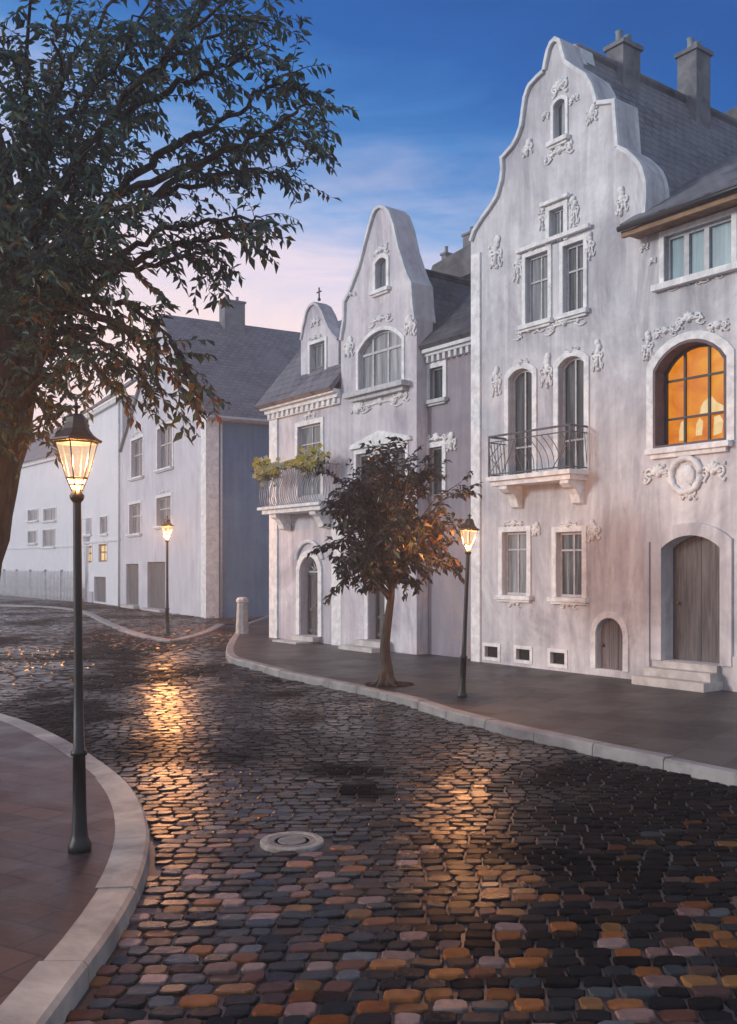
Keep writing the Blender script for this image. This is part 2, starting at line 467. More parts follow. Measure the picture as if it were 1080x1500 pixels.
def stucco(house, F, u, z, w, h, wf=0, seed=0, mat='stucco', kind='shell', name='stucco_ornament'):
    """baroque relief: a shell or lump in the middle, scrolls and leaf lumps at both sides"""
    r = random.Random(seed); mb = MB(); ax = (F.e, F.n, Vector((0, 0, 1)))
    def P(a, b, o=0): return F.p(u + a, wf + .02 + o, z + b)
    d = min(w, h)
    if kind == 'shell':
        for i in range(5):
            a = PI * (i + .5) / 5
            mb.ball(P(math.cos(a) * d * .2, math.sin(a) * d * .24), d * .11, .05, d * .2, axes=(F.e * math.sin(a) - Vector((0, 0, 1)) * math.cos(a), F.n, F.e * math.cos(a) + Vector((0, 0, 1)) * math.sin(a)))
        mb.ball(P(0, -.02), d * .13, .06, d * .12, axes=ax)
    elif kind == 'drop':
        for i in range(7):
            t = i / 6
            mb.ball(P(r.uniform(-1, 1) * w * .16, h * (.45 - .9 * t)), w * (.3 - .2 * t) * r.uniform(.7, 1.1), .045, w * (.28 - .14 * t), axes=ax)
    mb.tube([P(-w * .45, 0), P(-w * .15, .01), P(w * .15, .01), P(w * .45, 0)], [.012, d * .06 + .01, d * .06 + .01, .012], 5)
    if kind == 'drop': mb.tube([P(0, h * .45), P(0, -h * .5)], [w * .12, .012], 5)
    sides = (-1, 1)
    for sgn in sides:
        # scroll
        pts = []; rad = []
        turns = r.uniform(1.1, 1.5); n = 16
        cx_, cz_ = w * .28, h * r.uniform(-.05, .15)
        for i in range(n):
            t = i / (n - 1); a = -PI / 2 + t * turns * 2 * PI
            rr = d * .24 * (1 - .8 * t)
            pts.append(P(sgn * (cx_ + math.cos(a) * rr), cz_ + math.sin(a) * rr)); rad.append(d * (.055 - .025 * t) + .006)
        mb.tube(pts, rad, 5)
        # tail
        pts = []; rad = []
        for i in range(8):
            t = i / 7
            pts.append(P(sgn * (cx_ * .9 + w * .26 * t), cz_ - d * .22 - h * .22 * math.sin(t * 2.6) * (1 if kind != 'drop' else 1.6))); rad.append(d * .06 * (1 - .75 * t) + .006)
        mb.tube(pts, rad, 5)
        for i in range(5):
            a = r.uniform(0, 2 * PI)
            mb.ball(P(sgn * (w * r.uniform(.15, .5)), h * r.uniform(-.4, .35)), d * r.uniform(.04, .10), .03, d * r.uniform(.04, .11), axes=ax, seg=6, rings=4)
    return mb.build(name, M[mat], house, smooth=True)

def roof_slab(mb, p0, p1, p2, p3, t=.12):
    """p0,p1 along the eave, p2,p3 along the ridge (p3 above p0)"""
    p0, p1, p2, p3 = map(Vector, (p0, p1, p2, p3))
    nrm = (p1 - p0).cross(p3 - p0).normalized()
    if nrm.z < 0: nrm = -nrm
    e = (p1 - p0).normalized(); s = (p3 - p0); s = (s - e * s.dot(e)).normalized()
    top = [p0, p1, p2, p3]; bot = [q - nrm * t for q in top]
    b = len(mb.f)
    flip = (p1 - p0).cross(p3 - p0).z < 0
    f = (0, 1, 2, 3) if not flip else (3, 2, 1, 0)
    mb.add(top + bot, [f, tuple(reversed([i + 4 for i in f])), (0, 4, 5, 1), (1, 5, 6, 2), (2, 6, 7, 3), (3, 7, 4, 0)])
    uv = [((q - p0).dot(e), (q - p0).dot(s)) for q in top]
    mb.uv[b] = [uv[i] for i in f]

def chimney(parent, F, u, w, z0, z1, a=.5, b=.5, pots=2, name='chimney'):
    mb = MB(); fbox(mb, F, u - a / 2, u + a / 2, w - b / 2, w + b / 2, z0, z1)
    fbox(mb, F, u - a / 2 - .05, u + a / 2 + .05, w - b / 2 - .05, w + b / 2 + .05, z1 + .001, z1 + .09)
    c = mb.build(name, M['chimney'], parent)
    for k in range(pots):
        q = MB(); off = (k - (pots - 1) / 2) * b * .5
        q.lathe(F.p(u, w + off, z1 + .09), [(.09, 0), (.10, .05), (.075, .07), (.07, .26), (.085, .28)], 10)
        q.build('chimney_pot', M['chimney_pot'], c, True)
    return c

def coping(house, F, px, w0, w1, t=.07, name='coping'):
    """coping stones along a gable outline given as (u,z) points"""
    mb = MB(); n = len(px)
    for i in range(n - 1):
        a, b = Vector(px[i]), Vector(px[i + 1])
        if (b - a).length < .02: continue
        d = (b - a).normalized(); nn = Vector((-d.y, d.x))
        a2 = a - d * .01; b2 = b + d * .01
        q = [a2 + nn * .004, b2 + nn * .004, b2 + nn * t, a2 + nn * t]
        fprism(mb, F, [tuple(v) for v in q], w0 - .003 * (i % 2), w1 + .003 * (i % 2))
    return mb.build(name, M['coping'], house)

def smooth_line(pts, k=3):
    """Catmull-Rom through points"""
    out = []; P = [Vector(p) for p in pts]; n = len(P)
    for i in range(n - 1):
        p0, p1, p2, p3 = P[max(i - 1, 0)], P[i], P[i + 1], P[min(i + 2, n - 1)]
        for j in range(k):
            t = j / k
            out.append(.5 * ((2 * p1) + (p2 - p0) * t + (2 * p0 - 5 * p1 + 4 * p2 - p3) * t * t + (3 * p1 - p0 - 3 * p2 + p3) * t ** 3))
    out.append(P[-1])
    return out

# ================================================================== THE STREET FRONT ON THE RIGHT
F = Frame((2.28, 21.1), (.594, -.804))

# ---------------------------------------------- tall gabled house
H = thing('tall_gabled_house', F.p(0, 0, 0), 'tall pale lavender house with curved baroque gable, balcony and amber lit window', 'house')
left_px = [(690, 352), (695, 337), (707, 318), (718, 303), (728, 287), (734, 266), (736, 248), (735, 231), (743, 222), (751, 213), (758, 200), (763, 186), (766, 165),
           (769, 143), (773, 131), (777, 123), (788, 111), (797, 103), (799, 92), (803, 74), (808, 62), (816, 54)]
right_px = [(824, 58), (828, 74), (832, 88), (846, 98), (862, 108), (870, 122), (875, 136), (878, 148), (904, 145), (907, 186), (909, 213), (922, 219), (932, 228),
            (941, 238), (946, 249), (950, 266), (951, 283), (950, 300), (948, 318)]
Lg = [F.uz(*p) for p in left_px]; Rg = [F.uz(*p) for p in right_px]
ub = F.u(944)
Rg = [(min(u, ub + .14), z) for u, z in Rg]
gab = [(0, -.05), (ub, -.05), (ub, Rg[-1][1] - .25)] + [Rg[-1]] + list(reversed(Rg[:-1])) + list(reversed(Lg))
win_specs = {
    'attic': (px_rect(F, 812, 829, 146, 204), .08),
    'small': (px_rect(F, 806, 827, 305, 356), 0),
    'pairA': (px_rect(F, 771, 804, 372, 472), 0), 'pairB': (px_rect(F, 826, 856, 356, 457), 0),
    'low1': (px_rect(F, 737, 773, 779, 872), 0), 'low2': (px_rect(F, 816, 854, 779, 875), 0)}
zfl = F.z(785, 697)      # balcony floor
bd1 = (F.u(746), F.u(781), zfl + .01, F.z(764, 540)); bd2 = (F.u(819), F.u(857), zfl + .01, F.z(838, 522))
vents = [px_rect(F, 711, 730, 947, 963), px_rect(F, 757, 777, 951, 967), px_rect(F, 807, 828, 956, 973)]
sd = px_rect(F, 874, 914, 905, 981)
holes = [arch(*v[0], v[1]) for v in win_specs.values()]
holes += [arch(*bd1, .16), arch(*bd2, .16)] + [arch(*v) for v in vents] + [arch(*sd, .38)]
mb = MB(); fprism(mb, F, gab, -.5, 0, holes); mb.build('gable_wall', M['plaster_tall'], H)
# wing
UW = 8.6; zE = 8.42
md = px_rect(F, 971, 1057, 784, 971); lw = px_rect(F, 958, 1066, 497, 652)
tw0, tw1 = F.u(974), F.u(1073); tz0, tz1 = F.z(1022, 402), F.z(1022, 331)
mb = MB(); fprism(mb, F, [(ub + .002, -.05), (UW, -.05), (UW, zE), (ub + .002, zE)], -.42, 0,
                  [arch(*md, .22), arch(*lw, .42), arch(tw0, tw1, tz0, tz1)])
mb.build('wing_wall', M['plaster_tall'], H)
mb = MB()
fbox(mb, F, .0, .3, -10, -.502, -.05, 8.3); fbox(mb, F, .302, UW, -10, -9.7, -.05, 8.3); fbox(mb, F, UW - .3, UW, -9.698, -.424, -.05, zE - .1)
mb.build('rear_wall', M['plaster_tall'], H)
ur, zr = F.u(818), 12.72
mb = MB()
sl = 1.96
roof_slab(mb, F.p(ur + 2.3, -.5, zr - 2.3 * sl), F.p(ur + 2.3, -10.2, zr - 2.3 * sl), F.p(ur, -10.2, zr), F.p(ur, -.5, zr))
roof_slab(mb, F.p(ur - 2.45, -10.2, zr - 2.45 * 1.8), F.p(ur - 2.45, -.5, zr - 2.45 * 1.8), F.p(ur, -.5, zr - .002), F.p(ur, -10.2, zr - .002))
rf = mb.build('roof', M['slate'], H)
mb = MB(); mb.tube([F.p(ur, -.52, zr + .02), F.p(ur, -10.2, zr + .02)], .08, 8); mb.build('ridge_tiles', M['slate'], rf, True)
chimney(rf, F, ur + .05, -1.95, zr - 1.3, zr + .36, .44, .56)
chimney(rf, F, ur + .1, -4.35, zr - .9, zr + .98, .5, .52)
mb = MB()
roof_slab(mb, F.p(ub - .22, .42, 8.40), F.p(UW + .3, .42, 8.40), F.p(UW + .3, -4.6, 8.40 + 5.02 * .62), F.p(ub - .22, -4.6, 8.40 + 5.02 * .62), .1)
roof_slab(mb, F.p(UW + .3, -9.9, 8.5), F.p(ub + .4, -9.9, 8.5), F.p(ub + .4, -4.62, 8.40 + 5.02 * .62), F.p(UW + .3, -4.62, 8.40 + 5.02 * .62), .1)
wr = mb.build('wing_roof', M['slate'], H)
mb = MB(); fbox(mb, F, ub - .2, UW + .25, .32, .40, 8.16, 8.27); fbox(mb, F, ub - .15, UW + .2, .005, .318, 8.20, 8.255)
mb.build('eave_board', M['wood_trim'], wr)
mb = MB(); mb.tube([F.p(ub - .22, .46, 8.30), F.p(UW + .3, .46, 8.30)], .05, 8); mb.build('gutter', M['iron'], wr, True)
# coping on the gable
coping(H, F, list(reversed([(u, z) for u, z in Lg])), -.56, .05) if False else None
mbp = Lg[:]; allc = list(reversed(Rg)) + list(reversed(Lg))
coping(H, F, allc, -.62, .07, .08)
mb = MB(); fprism(mb, F, [F.uz(804, 72), F.uz(828, 76), F.uz(824, 57), F.uz(816, 52), F.uz(808, 60)], -.9, -.5); mb.build('gable_cap', M['coping'], H)
# pale strip on the corner: its lit edge put into shape and colour
mb = MB(); fbox(mb, F, .02, .3, 0.001, .045, 0, Lg[0][1] - .35); mb.build('pale_corner_strip', M['stucco'], H)
# plinth
mb = MB()
up = [.31, vents[0][0] - .1]
fbox(mb, F, .31, sd[0] - .13, .001, .03, -.05, vents[0][2] - .12); mb.build('plinth', M['plinth'], H)
# windows
window(H, F, win_specs['attic'][0], .08, mull=(.5,), sur=.07, fw=.03, bar=.025)
window(H, F, win_specs['small'][0], 0, mull=(.5,), sur=.10, fw=.04, sill=False)
window(H, F, win_specs['pairA'][0], 0, mull=(.55,), trans=(.62,), sur=.09)
window(H, F, win_specs['pairB'][0], 0, mull=(.5,), trans=(.62,), sur=.09, pane='pane_b')
window(H, F, win_specs['low1'][0], 0, mull=(.5,), trans=(.72,), sur=.11, pane='pane_c')
window(H, F, win_specs['low2'][0], 0, mull=(.55,), trans=(.72,), sur=.11, pane='pane_b')
window(H, F, bd1, .16, mull=(.52,), trans=(.28,), sur=.12, sill=False, pane='pane_dark', depth=.11, name='balcony_door')
window(H, F, bd2, .16, mull=(.5,), trans=(.28,), sur=.12, sill=False, pane='pane_dark', depth=.11, name='balcony_door')
mb = MB(); a = win_specs['pairA'][0]; b = win_specs['pairB'][0]
# hood moulding above the pair and the small window
fbox(mb, F, a[0] - .2, b[1] + .2, .04, .12, a[3] + .12, a[3] + .2)
s_ = win_specs['small'][0]; fbox(mb, F, s_[0] - .18, s_[1] + .18, .04, .12, s_[3] + .11, s_[3] + .18)
mb.build('hood_moulding', M['stucco'], H)
for v in vents:
    mb = MB(); ring(mb, F, *v, 0, .07, .0005, .02); vv = mb.build('vent', M['stucco'], H)
    mb = MB(); fprism(mb, F, arch(v[0] + .002, v[1] - .002, v[2] + .002, v[3] - .002), -.10, -.08); 
    mb.build('vent_opening', M['black'], vv)
def plank_door(rc, rise, depth, mat, planks, name='door', handle=True, sur=0):
    mb = MB(); u0, u1, z0, z1 = rc
    for k in range(planks):
        a = u0 + .003 + (u1 - u0 - .006) * k / planks; b = u0 + .003 + (u1 - u0 - .006) * (k + 1) / planks - .008
        pts = [(a, z0 + .003), (b, z0 + .003)] + [(b - (b - a) * t / 3, arch_z(b - (b - a) * t / 3, u0, u1, z1, rise) - .004) for t in range(4)]
        fprism(mb, F, pts, -depth - .05, -depth + (.004 if k % 2 else 0))
    fprism(mb, F, arch(u0 + .004, u1 - .004, z0 + .004, z1 - .006, rise), -depth - .09, -depth - .052)
    d = mb.build(name, M[mat], H)
    if handle:
        mb = MB(); hu = u0 + (u1 - u0) * .12; hz = z0 + (z1 - z0) * .46
        mb.ball(F.p(hu, -depth + .05, hz), .035); mb.tube([F.p(hu, -depth, hz), F.p(hu, -depth + .05, hz)], .014)
        mb.build('door_handle', M['brass'], d, True)
    return d
d = plank_door(sd, .38, .12, 'door_plank', 6)
mb = MB(); ring(mb, F, *sd, .38, .12, .001, .035, bottom=False); mb.build('surround', M['stucco'], d)
d = plank_door(md, .22, .3, 'door', 4)
mb = MB(); ring(mb, F, *md, .22, .22, .001, .05, bottom=False); mb.build('surround', M['plaster_tall'], d)
# door step
mb = MB(); z0 = md[2]
fbox(mb, F, md[0] - .06, md[1] - .02, -.28, .10, z0 - .12, z0 - .004)
fbox(mb, F, md[0] - .16, md[1] - .0, .001, .32, z0 - .26, z0 - .121)
fbox(mb, F, md[0] - .24, md[1] + .04, .002, .56, -.02, z0 - .261)
mb.build('door_step', M['step'], H)
# pale pilasters beside the door
mb = MB()
fbox(mb, F, ub + .04, md[0] - .25, .001, .06, -.05, md[3] - .1); mb.build('pilaster', M['plaster_tall'], H); mb = MB(); fbox(mb, F, md[1] + .24, md[1] + .75, .001, .05, -.05, .7)
mb.build('pilaster', M['plaster_tall'], H)
# lit window
mb = MB(); u0, u1, z0, z1 = lw
ring(mb, F, u0 + .003, u1 - .003, z0 + .003, z1 - .003, .42, -.05, -.3, .03); lwin = mb.build('lit_window', M['reveal_dark'], H)
lwin['label'] = 'arched window glowing amber'
mb = MB(); fi = .06
gu0, gu1, gz0, gz1 = u0 + fi, u1 - fi, z0 + fi, z1 - fi
ring(mb, F, gu0, gu1, gz0, gz1, .38, -.035, -.3, -.24)
for f in (.30, .66):
    uu = gu0 + (gu1 - gu0) * f; fbox(mb, F, uu - .02, uu + .02, -.295, -.25, gz0 + .036, arch_z(uu, gu0, gu1, gz1, .38) - .037)
for f in (.28, .68):
    zz = gz0 + (gz1 - gz0) * f; fbox(mb, F, gu0 + .036, gu1 - .036, -.293, -.247, zz - .018, zz + .018)
mb.build('glazing_bars', M['frame_dark'], lwin)
mb = MB(); fprism(mb, F, arch(gu0 + .03, gu1 - .03, gz0 + .03, gz1 - .03, .36), -.34, -.31); mb.build('pane', M['lit'], lwin)
mb = MB(); W_ = gu1 - gu0; H_ = gz1 - gz0
CUR = []
def cu(l): return [(gu0 + W_ * a, gz0 + H_ * b) for a, b in l]
mb = MB(); fprism(mb, F, cu([(.50, .30), (.88, .30), (.86, .34), (.74, .40), (.68, .46), (.63, .45), (.56, .42), (.52, .37)]), -.309, -.302); mb.build('curtain', M['curtain'], lwin)
mb = MB(); fprism(mb, F, cu([(.19, .05), (.27, .05), (.27, .26), (.22, .24), (.19, .15)]), -.309, -.302); mb.build('curtain', M['curtain'], lwin)
mb = MB(); fprism(mb, F, cu([(.44, .08), (.53, .08), (.55, .22), (.50, .26), (.45, .2)]), -.309, -.302); mb.build('curtain', M['curtain'], lwin)
mb = MB(); fprism(mb, F, cu([(.70, .06), (.82, .08), (.84, .2), (.79, .26), (.71, .25)]), -.309, -.302); mb.build('curtain', M['curtain'], lwin)
mb = MB(); fbox(mb, F, u0 - .1, u1 + .1, -.02, .14, z0 - .1, z0 - .003); fbox(mb, F, u0 - .02, u1 + .02, .0, .08, z0 - .18, z0 - .101)
mb.build('sill', M['stucco'], lwin)
mb = MB(); ring(mb, F, u0 + .0, u1 - .0, z0, z1, .42, .14, .001, .03, bottom=False); mb.build('surround', M['stucco'], lwin)
# triple teal window
mb = MB(); ring(mb, F, tw0 + .003, tw1 - .003, tz0 + .003, tz1 - .003, 0, -.05, -.16, -.08)
for f in (.30, .60):
    uu = tw0 + (tw1 - tw0) * f; fbox(mb, F, uu - .05, uu + .05, -.15, -.07, tz0 + .054, tz1 - .054)
tw = mb.build('window', M['frame'], H)
mb = MB(); fprism(mb, F, arch(tw0 + .04, tw1 - .04, tz0 + .04, tz1 - .04), -.18, -.13); mb.build('pane', M['pane_teal'], tw)
mb = MB(); fbox(mb, F, tw0 - .2, tw1 + .4, .0, .14, tz0 - .12, tz0 - .01); mb.build('sill', M['stucco'], tw)
mb = MB(); ring(mb, F, tw0, tw1, tz0, tz1, 0, .1, .001, .03, bottom=False); mb.build('surround', M['stucco'], tw)
# ornaments
def orn(house, FF, px, py, wpx, hpx, seed, kind='shell', wf=0, mat='stucco'):
    u, z = FF.uz(px, py, wf); u2 = FF.u(px + wpx / 2, wf); u1_ = FF.u(px - wpx / 2, wf)
    d = (FF.p(u, wf, 0)).y
    return stucco(house, FF, u, z, (u2 - u1_), hpx / FPX * d, wf, seed, mat, kind)
for i, (x, y, w_, h_, k) in enumerate([
    (821, 128, 22, 30, 'shell'), (842, 145, 14, 14, 'shell'), (800, 170, 10, 14, 'shell'), (868, 168, 16, 20, 'drop'), (774, 218, 14, 20, 'drop'),
    (820, 222, 42, 26, 'shell'), (812, 297, 26, 14, 'shell'), (796, 318, 12, 40, 'drop'), (842, 312, 14, 46, 'drop'), (912, 296, 18, 40, 'drop'), (727, 372, 18, 44, 'drop'),
    (760, 392, 14, 46, 'drop'), (865, 362, 14, 40, 'drop'), (782, 366, 16, 14, 'shell'), (776, 484, 44, 20, 'shell'), (828, 474, 60, 24, 'shell'),
    (764, 532, 26, 14, 'shell'), (838, 514, 26, 14, 'shell'), (728, 560, 14, 40, 'drop'), (801, 545, 18, 48, 'drop'), (876, 522, 16, 44, 'drop'),
    (754, 768, 30, 16, 'shell'), (834, 770, 28, 16, 'shell'), (871, 778, 18, 26, 'drop'), (786, 776, 12, 16, 'drop'), (754, 884, 18, 12, 'shell'), (834, 886, 24, 14, 'shell'), (858, 884, 9, 8, 'shell'),
    (1010, 468, 46, 28, 'shell'), (975, 486, 34, 20, 'shell'), (950, 508, 16, 40, 'drop'), (1052, 478, 34, 22, 'shell'), (1010, 415, 60, 10, 'shell'), (1040, 408, 40, 10, 'shell'),
    (945, 362, 12, 14, 'shell'), (957, 382, 10, 14, 'shell'), (966, 694, 46, 34, 'shell'), (1046, 690, 36, 34, 'shell'), (1010, 722, 24, 18, 'drop')]):
    orn(H, F, x, y, w_, h_, 100 + i, k)
# round wreath under the lit window
mb = MB(); cu_, cz_ = F.uz(1006, 696); r_ = .30
mb.tube([F.p(cu_ + math.cos(a * PI / 12) * r_, .03, cz_ + math.sin(a * PI / 12) * r_) for a in range(25)], [.05 + .018 * (k % 2) for k in range(25)], 7)
mb.ball(F.p(cu_, .0, cz_), .2, .05, .2, axes=(F.e, F.n, Vector((0, 0, 1)))); mb.build('stucco_wreath', M['stucco'], H, True)
# balcony
bu0, bu1, bp = 1.09, F.u(862), .52
mb = MB()
fbox(mb, F, bu0 - .04, bu1 + .04, .001, bp + .06, zfl - .09, zfl - .002)
fbox(mb, F, bu0 + .02, bu1 - .02, .001, bp - .02, zfl - .19, zfl - .091)
bal = mb.build('balcony', M['stucco'], H)
for uu in (bu0 + .35, bu1 - .2):
    mb = MB(); prof = [(.0, -.19)]
    pts = [(.001, -.191), (bp - .06, -.191), (bp - .05, -.26), (bp - .14, -.33), (bp - .26, -.36), (bp - .34, -.46), (bp - .40, -.62), (.001, -.66)]
    vs = [F.p(uu - .11, a, zfl + b) for a, b in pts] + [F.p(uu + .11, a, zfl + b) for a, b in pts]; n = len(pts)
    mb.add(vs, [tuple(range(n)), tuple(reversed(range(n, 2 * n)))] + [(i, n + i, n + (i + 1) % n, (i + 1) % n) for i in range(n)])
    mb.build('bracket', M['stucco'], bal)
mb = MB(); zt = zfl + .84
corn = [F.p(bu0, .02, 0), F.p(bu0, bp, 0), F.p(bu1, bp, 0), F.p(bu1, .02, 0)]
Z = lambda p, z: Vector((p.x, p.y, z))
for z_, r_ in ((zt, .022), (zt - .12, .012), (zfl + .05, .014)):
    mb.tube([Z(c, z_) for c in corn[:2]], r_, 6); mb.tube([Z(c, z_) for c in corn[1:3]], r_, 6); mb.tube([Z(c, z_) for c in corn[2:]], r_, 6)
for c in corn: mb.tube([Z(c, zfl), Z(c, zt + .02)], .018, 6)
L_ = bu1 - bu0
zb_, ztt = zfl + .05, zt - .12
def rp(t, h): return F.p(bu0 + L_ * t, bp, zb_ + (ztt - zb_) * h)
for (t0, h0, t1, h1, bow) in [(0, 1, .16, 0, 0), (0, .5, .18, 1, 0), (0, 0, .18, .62, 0), (0, .55, .16, 0, .02), (.17, 0, .33, 1, .02), (.33, 1, .45, 0, -.02), (.2, .0, .2, 1, .01), (.36, .2, .36, 1, -.02),
                              (.42, 1, .58, 0, .05), (.5, 1, .68, 0, .05), (.4, .7, .52, 0, .04), (.58, 1, .76, 0, .05), (.66, 1, .82, .0, .05), (.74, 1, .9, 0, .04), (.8, 0, .96, 1, .03), (.9, 1, 1, .3, .02), (.86, 0, 1, .7, -.03)]:
    pts = []
    for k in range(7):
        t = k / 6; pts.append(rp(min(1, max(0, t0 + (t1 - t0) * t + bow * math.sin(t * PI))), h0 + (h1 - h0) * t))
    mb.tube(pts, .009, 5)
for k in range(6):
    w_ = bp * k / 6 + .03
    for uu in (bu0, bu1): mb.tube([F.p(uu, w_, zb_), F.p(uu, min(bp, w_ + .08), ztt)], .008, 5)
mb.build('railing', M['iron_grey'], bal)

# ---------------------------------------------- narrow recessed house between the gables
WL = -.29
uM0, uM1 = F.u(502), F.u(613)
uML = F.u(397)
N = thing('narrow_house', F.p(uM1 + .3, WL, 0), 'narrow shaded grey house recessed between the two curved gables', 'house')
uL0 = uM1 + .003
lk1 = px_rect(F, 630, 650, 538, 585, WL); lk2 = px_rect(F, 629, 649, 655, 726, WL)
zLe = F.z(655, 506, WL)
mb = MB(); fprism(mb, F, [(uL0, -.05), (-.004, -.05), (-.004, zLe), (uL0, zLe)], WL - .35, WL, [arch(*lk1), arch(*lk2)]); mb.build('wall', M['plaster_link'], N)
window(N, F, lk1, wf=WL, sur=.12, fw=.035, mull=(), pane='pane_dark', sillm='frame')
window(N, F, lk2, wf=WL, sur=.12, fw=.035, mull=(), pane='pane_dark', sill=False)
mb = MB()
fbox(mb, F, uL0, -.006, WL + .001, WL + .22, zLe - .10, zLe + .02); fbox(mb, F, uL0, -.006, WL + .001, WL + .14, zLe - .17, zLe - .101)
k = uL0 + .06
while k < -.1:
    fbox(mb, F, k, k + .09, WL + .001, WL + .12, zLe - .32, zLe - .171); k += .2
mb.build('cornice', M['coping'], N)
mb = MB(); roof_slab(mb, F.p(uL0 + .01, WL + .3, zLe + .06), F.p(-.008, WL + .3, zLe + .06), F.p(-.008, WL - 3.2, zLe + .06 + 3.5 * 1.0), F.p(uL0 + .01, WL - 3.2, zLe + .06 + 3.5 * 1.0))
mb.build('roof', M['tiles_dark'], N)
orn(N, F, 640, 643, 40, 22, 300, 'shell', WL); orn(N, F, 662, 648, 14, 22, 301, 'drop', WL)

# ---------------------------------------------- middle house with gable and left bay
G = thing('middle_gabled_house', F.p(uM0, 0, 0), 'pale pink grey house with rounded middle gable, small dormer and bulging flower balcony', 'house')
WG = .05
gl = [(502, 497), (504, 470), (505, 441), (512, 428), (518, 412), (523, 399), (527, 387), (534, 359), (541, 333), (547, 313), (551, 305)]
gr = [(558, 300), (566, 302), (573, 309), (580, 329), (587, 362), (595, 387), (600, 402), (606, 414), (608, 445), (613, 466)]
gL = [F.uz(*p, WG) for p in gl]; gR = [F.uz(*p, WG) for p in gr]
gR[-1] = (uM1, gR[-1][1]); gL[0] = (uM0, gL[0][1])
at = px_rect(F, 551, 567, 378, 424, WG); bw = px_rect(F, 526, 590, 484, 567, WG); tr3 = px_rect(F, 523, 595, 660, 735, WG)
gd = px_rect(F, 541, 566, 850, 938, WG)
mb = MB(); fprism(mb, F, [(uM0, -.05), (uM1, -.05)] + list(reversed(gR)) + list(reversed(gL)), WG - .5, WG,
                  [arch(*at, .1), arch(*bw, .38), arch(*tr3), arch(*gd)]); mb.build('gable_wall', M['plaster_mid'], G)
coping(G, F, list(reversed(gR)) + list(reversed(gL)), WG - .6, WG + .07, .08)
window(G, F, at, .1, wf=WG, sur=.1, fw=.03, mull=(), bar=.03)
window(G, F, bw, .38, wf=WG, sur=.09, fw=.045, mull=(.27, .62), trans=(.66,), bar=.06, sill=False, pane='pane_c')
window(G, F, tr3, wf=WG, sur=.1, fw=.05, mull=(.34, .66), bar=.13, pane='pane_dark')
mb = MB(); fbox(mb, F, bw[0] - .35, bw[1] + .3, WG + .001, WG + .28, bw[2] - .14, bw[2] - .02); fbox(mb, F, bw[0] - .2, bw[1] + .2, WG + .001, WG + .16, bw[2] - .24, bw[2] - .141)
mb.build('window_ledge', M['frame'], G)
mb = MB()
fprism(mb, F, [(tr3[0] - .25, tr3[3] + .14), (tr3[1] + .25, tr3[3] + .14), (tr3[1] + .2, tr3[3] + .24), ((tr3[0] + tr3[1]) / 2, tr3[3] + .5), (tr3[0] - .2, tr3[3] + .24)], WG + .001, WG + .08)
mb.build('pediment', M['stucco'], G)
# ground door of the gable
def panel_door(house, rc, rise, wf, depth, name='door', mat='door', fan=False, panels=True):
    u0, u1, z0, z1 = rc; w = wf - depth
    mb = MB(); fprism(mb, F, arch(u0 + .004, u1 - .004, z0 + .004, z1 - .006, rise), w - .09, w - .04)
    zs = z1 - rise if fan else z1 - .12
    uc = (u0 + u1) / 2
    for a, b in ((u0 + .004, u0 + .08), (uc - .03, uc + .03), (u1 - .08, u1 - .004)): fbox(mb, F, a, b, w - .039, w, z0 + .004, zs - .06)
    for zz in (z0 + .08, z0 + (zs - z0) * .38, zs - .1): fbox(mb, F, u0 + .081, uc - .031, w - .039, w - .004, zz, zz + .08); fbox(mb, F, uc + .031, u1 - .081, w - .039, w - .004, zz, zz + .08)
    d = mb.build(name, M[mat], house)
    if fan:
        mb = MB(); ring(mb, F, u0 + .004, u1 - .004, zs - .03, z1 - .006, rise, -.05, w - .039, w + .01)
        hw = (u1 - u0) / 2 - .06
        for k in range(1, 6):
            a = PI * k / 6
            mb.tube([F.p(uc + math.cos(a) * .08, w - .01, zs + math.sin(a) * .08), F.p(uc + math.cos(a) * hw, w - .01, zs + math.sin(a) * (rise - .06))], .016, 5)
        mb.build('fanlight', M['frame'], d)
    mb = MB(); mb.ball(F.p(uc + .06, w + .05, z0 + (zs - z0) * .47), .035); mb.tube([F.p(uc + .06, w, z0 + (zs - z0) * .47), F.p(uc + .06, w + .05, z0 + (zs - z0) * .47)], .013)
    mb.build('door_handle', M['brass'], d, True)
    return d
d = panel_door(G, gd, 0, WG, .2)
mb = MB(); ring(mb, F, *gd, 0, .14, WG + .001, WG + .05, bottom=False); mb.build('surround', M['stucco'], d)
mb = MB(); fbox(mb, F, gd[0] - .2, gd[1] + .2, WG + .001, WG + .3, gd[2] - .14, gd[2] - .004); fbox(mb, F, gd[0] - .5, gd[1] + .2, WG + .002, WG + .6, -.02, gd[2] - .141)
mb.build('door_step', M['step'], G)
# left bay
zMe = 6.82
ad = px_rect(F, 441, 468, 815, 931); lb = px_rect(F, 437, 471, 622, 742)
lb = (lb[0], lb[1], F.z(440, 735) + .12, lb[3])
mb = MB(); fprism(mb, F, [(uML, -.05), (uM0 - .003, -.05), (uM0 - .003, zMe), (uML, zMe)], -.4, 0, [arch(*ad, .42), arch(*lb)]); mb.build('bay_wall', M['plaster_mid'], G)
mb = MB(); fbox(mb, F, uML, uML + .3, -9, -.402, -.05, zMe - .1); fbox(mb, F, uML + .31, uM1, -9, -8.7, -.05, 7.0); fbox(mb, F, uM1 - .35, uM1 - .004, -8.69, WG - .502, -.05, 7.2)
mb.build('rear_wall', M['plaster_mid'], G)
d = panel_door(G, ad, .42, 0, .22, fan=True)
mb = MB(); ring(mb, F, *ad, .42, .17, .001, .06, bottom=False)
pts = arch(ad[0] - .2, ad[1] + .2, 0, ad[3] + .42, .5)[2:]
mb.tube([F.p(a, .05, b) for a, b in pts], .05, 6)
mb.build('surround', M['stucco'], d)
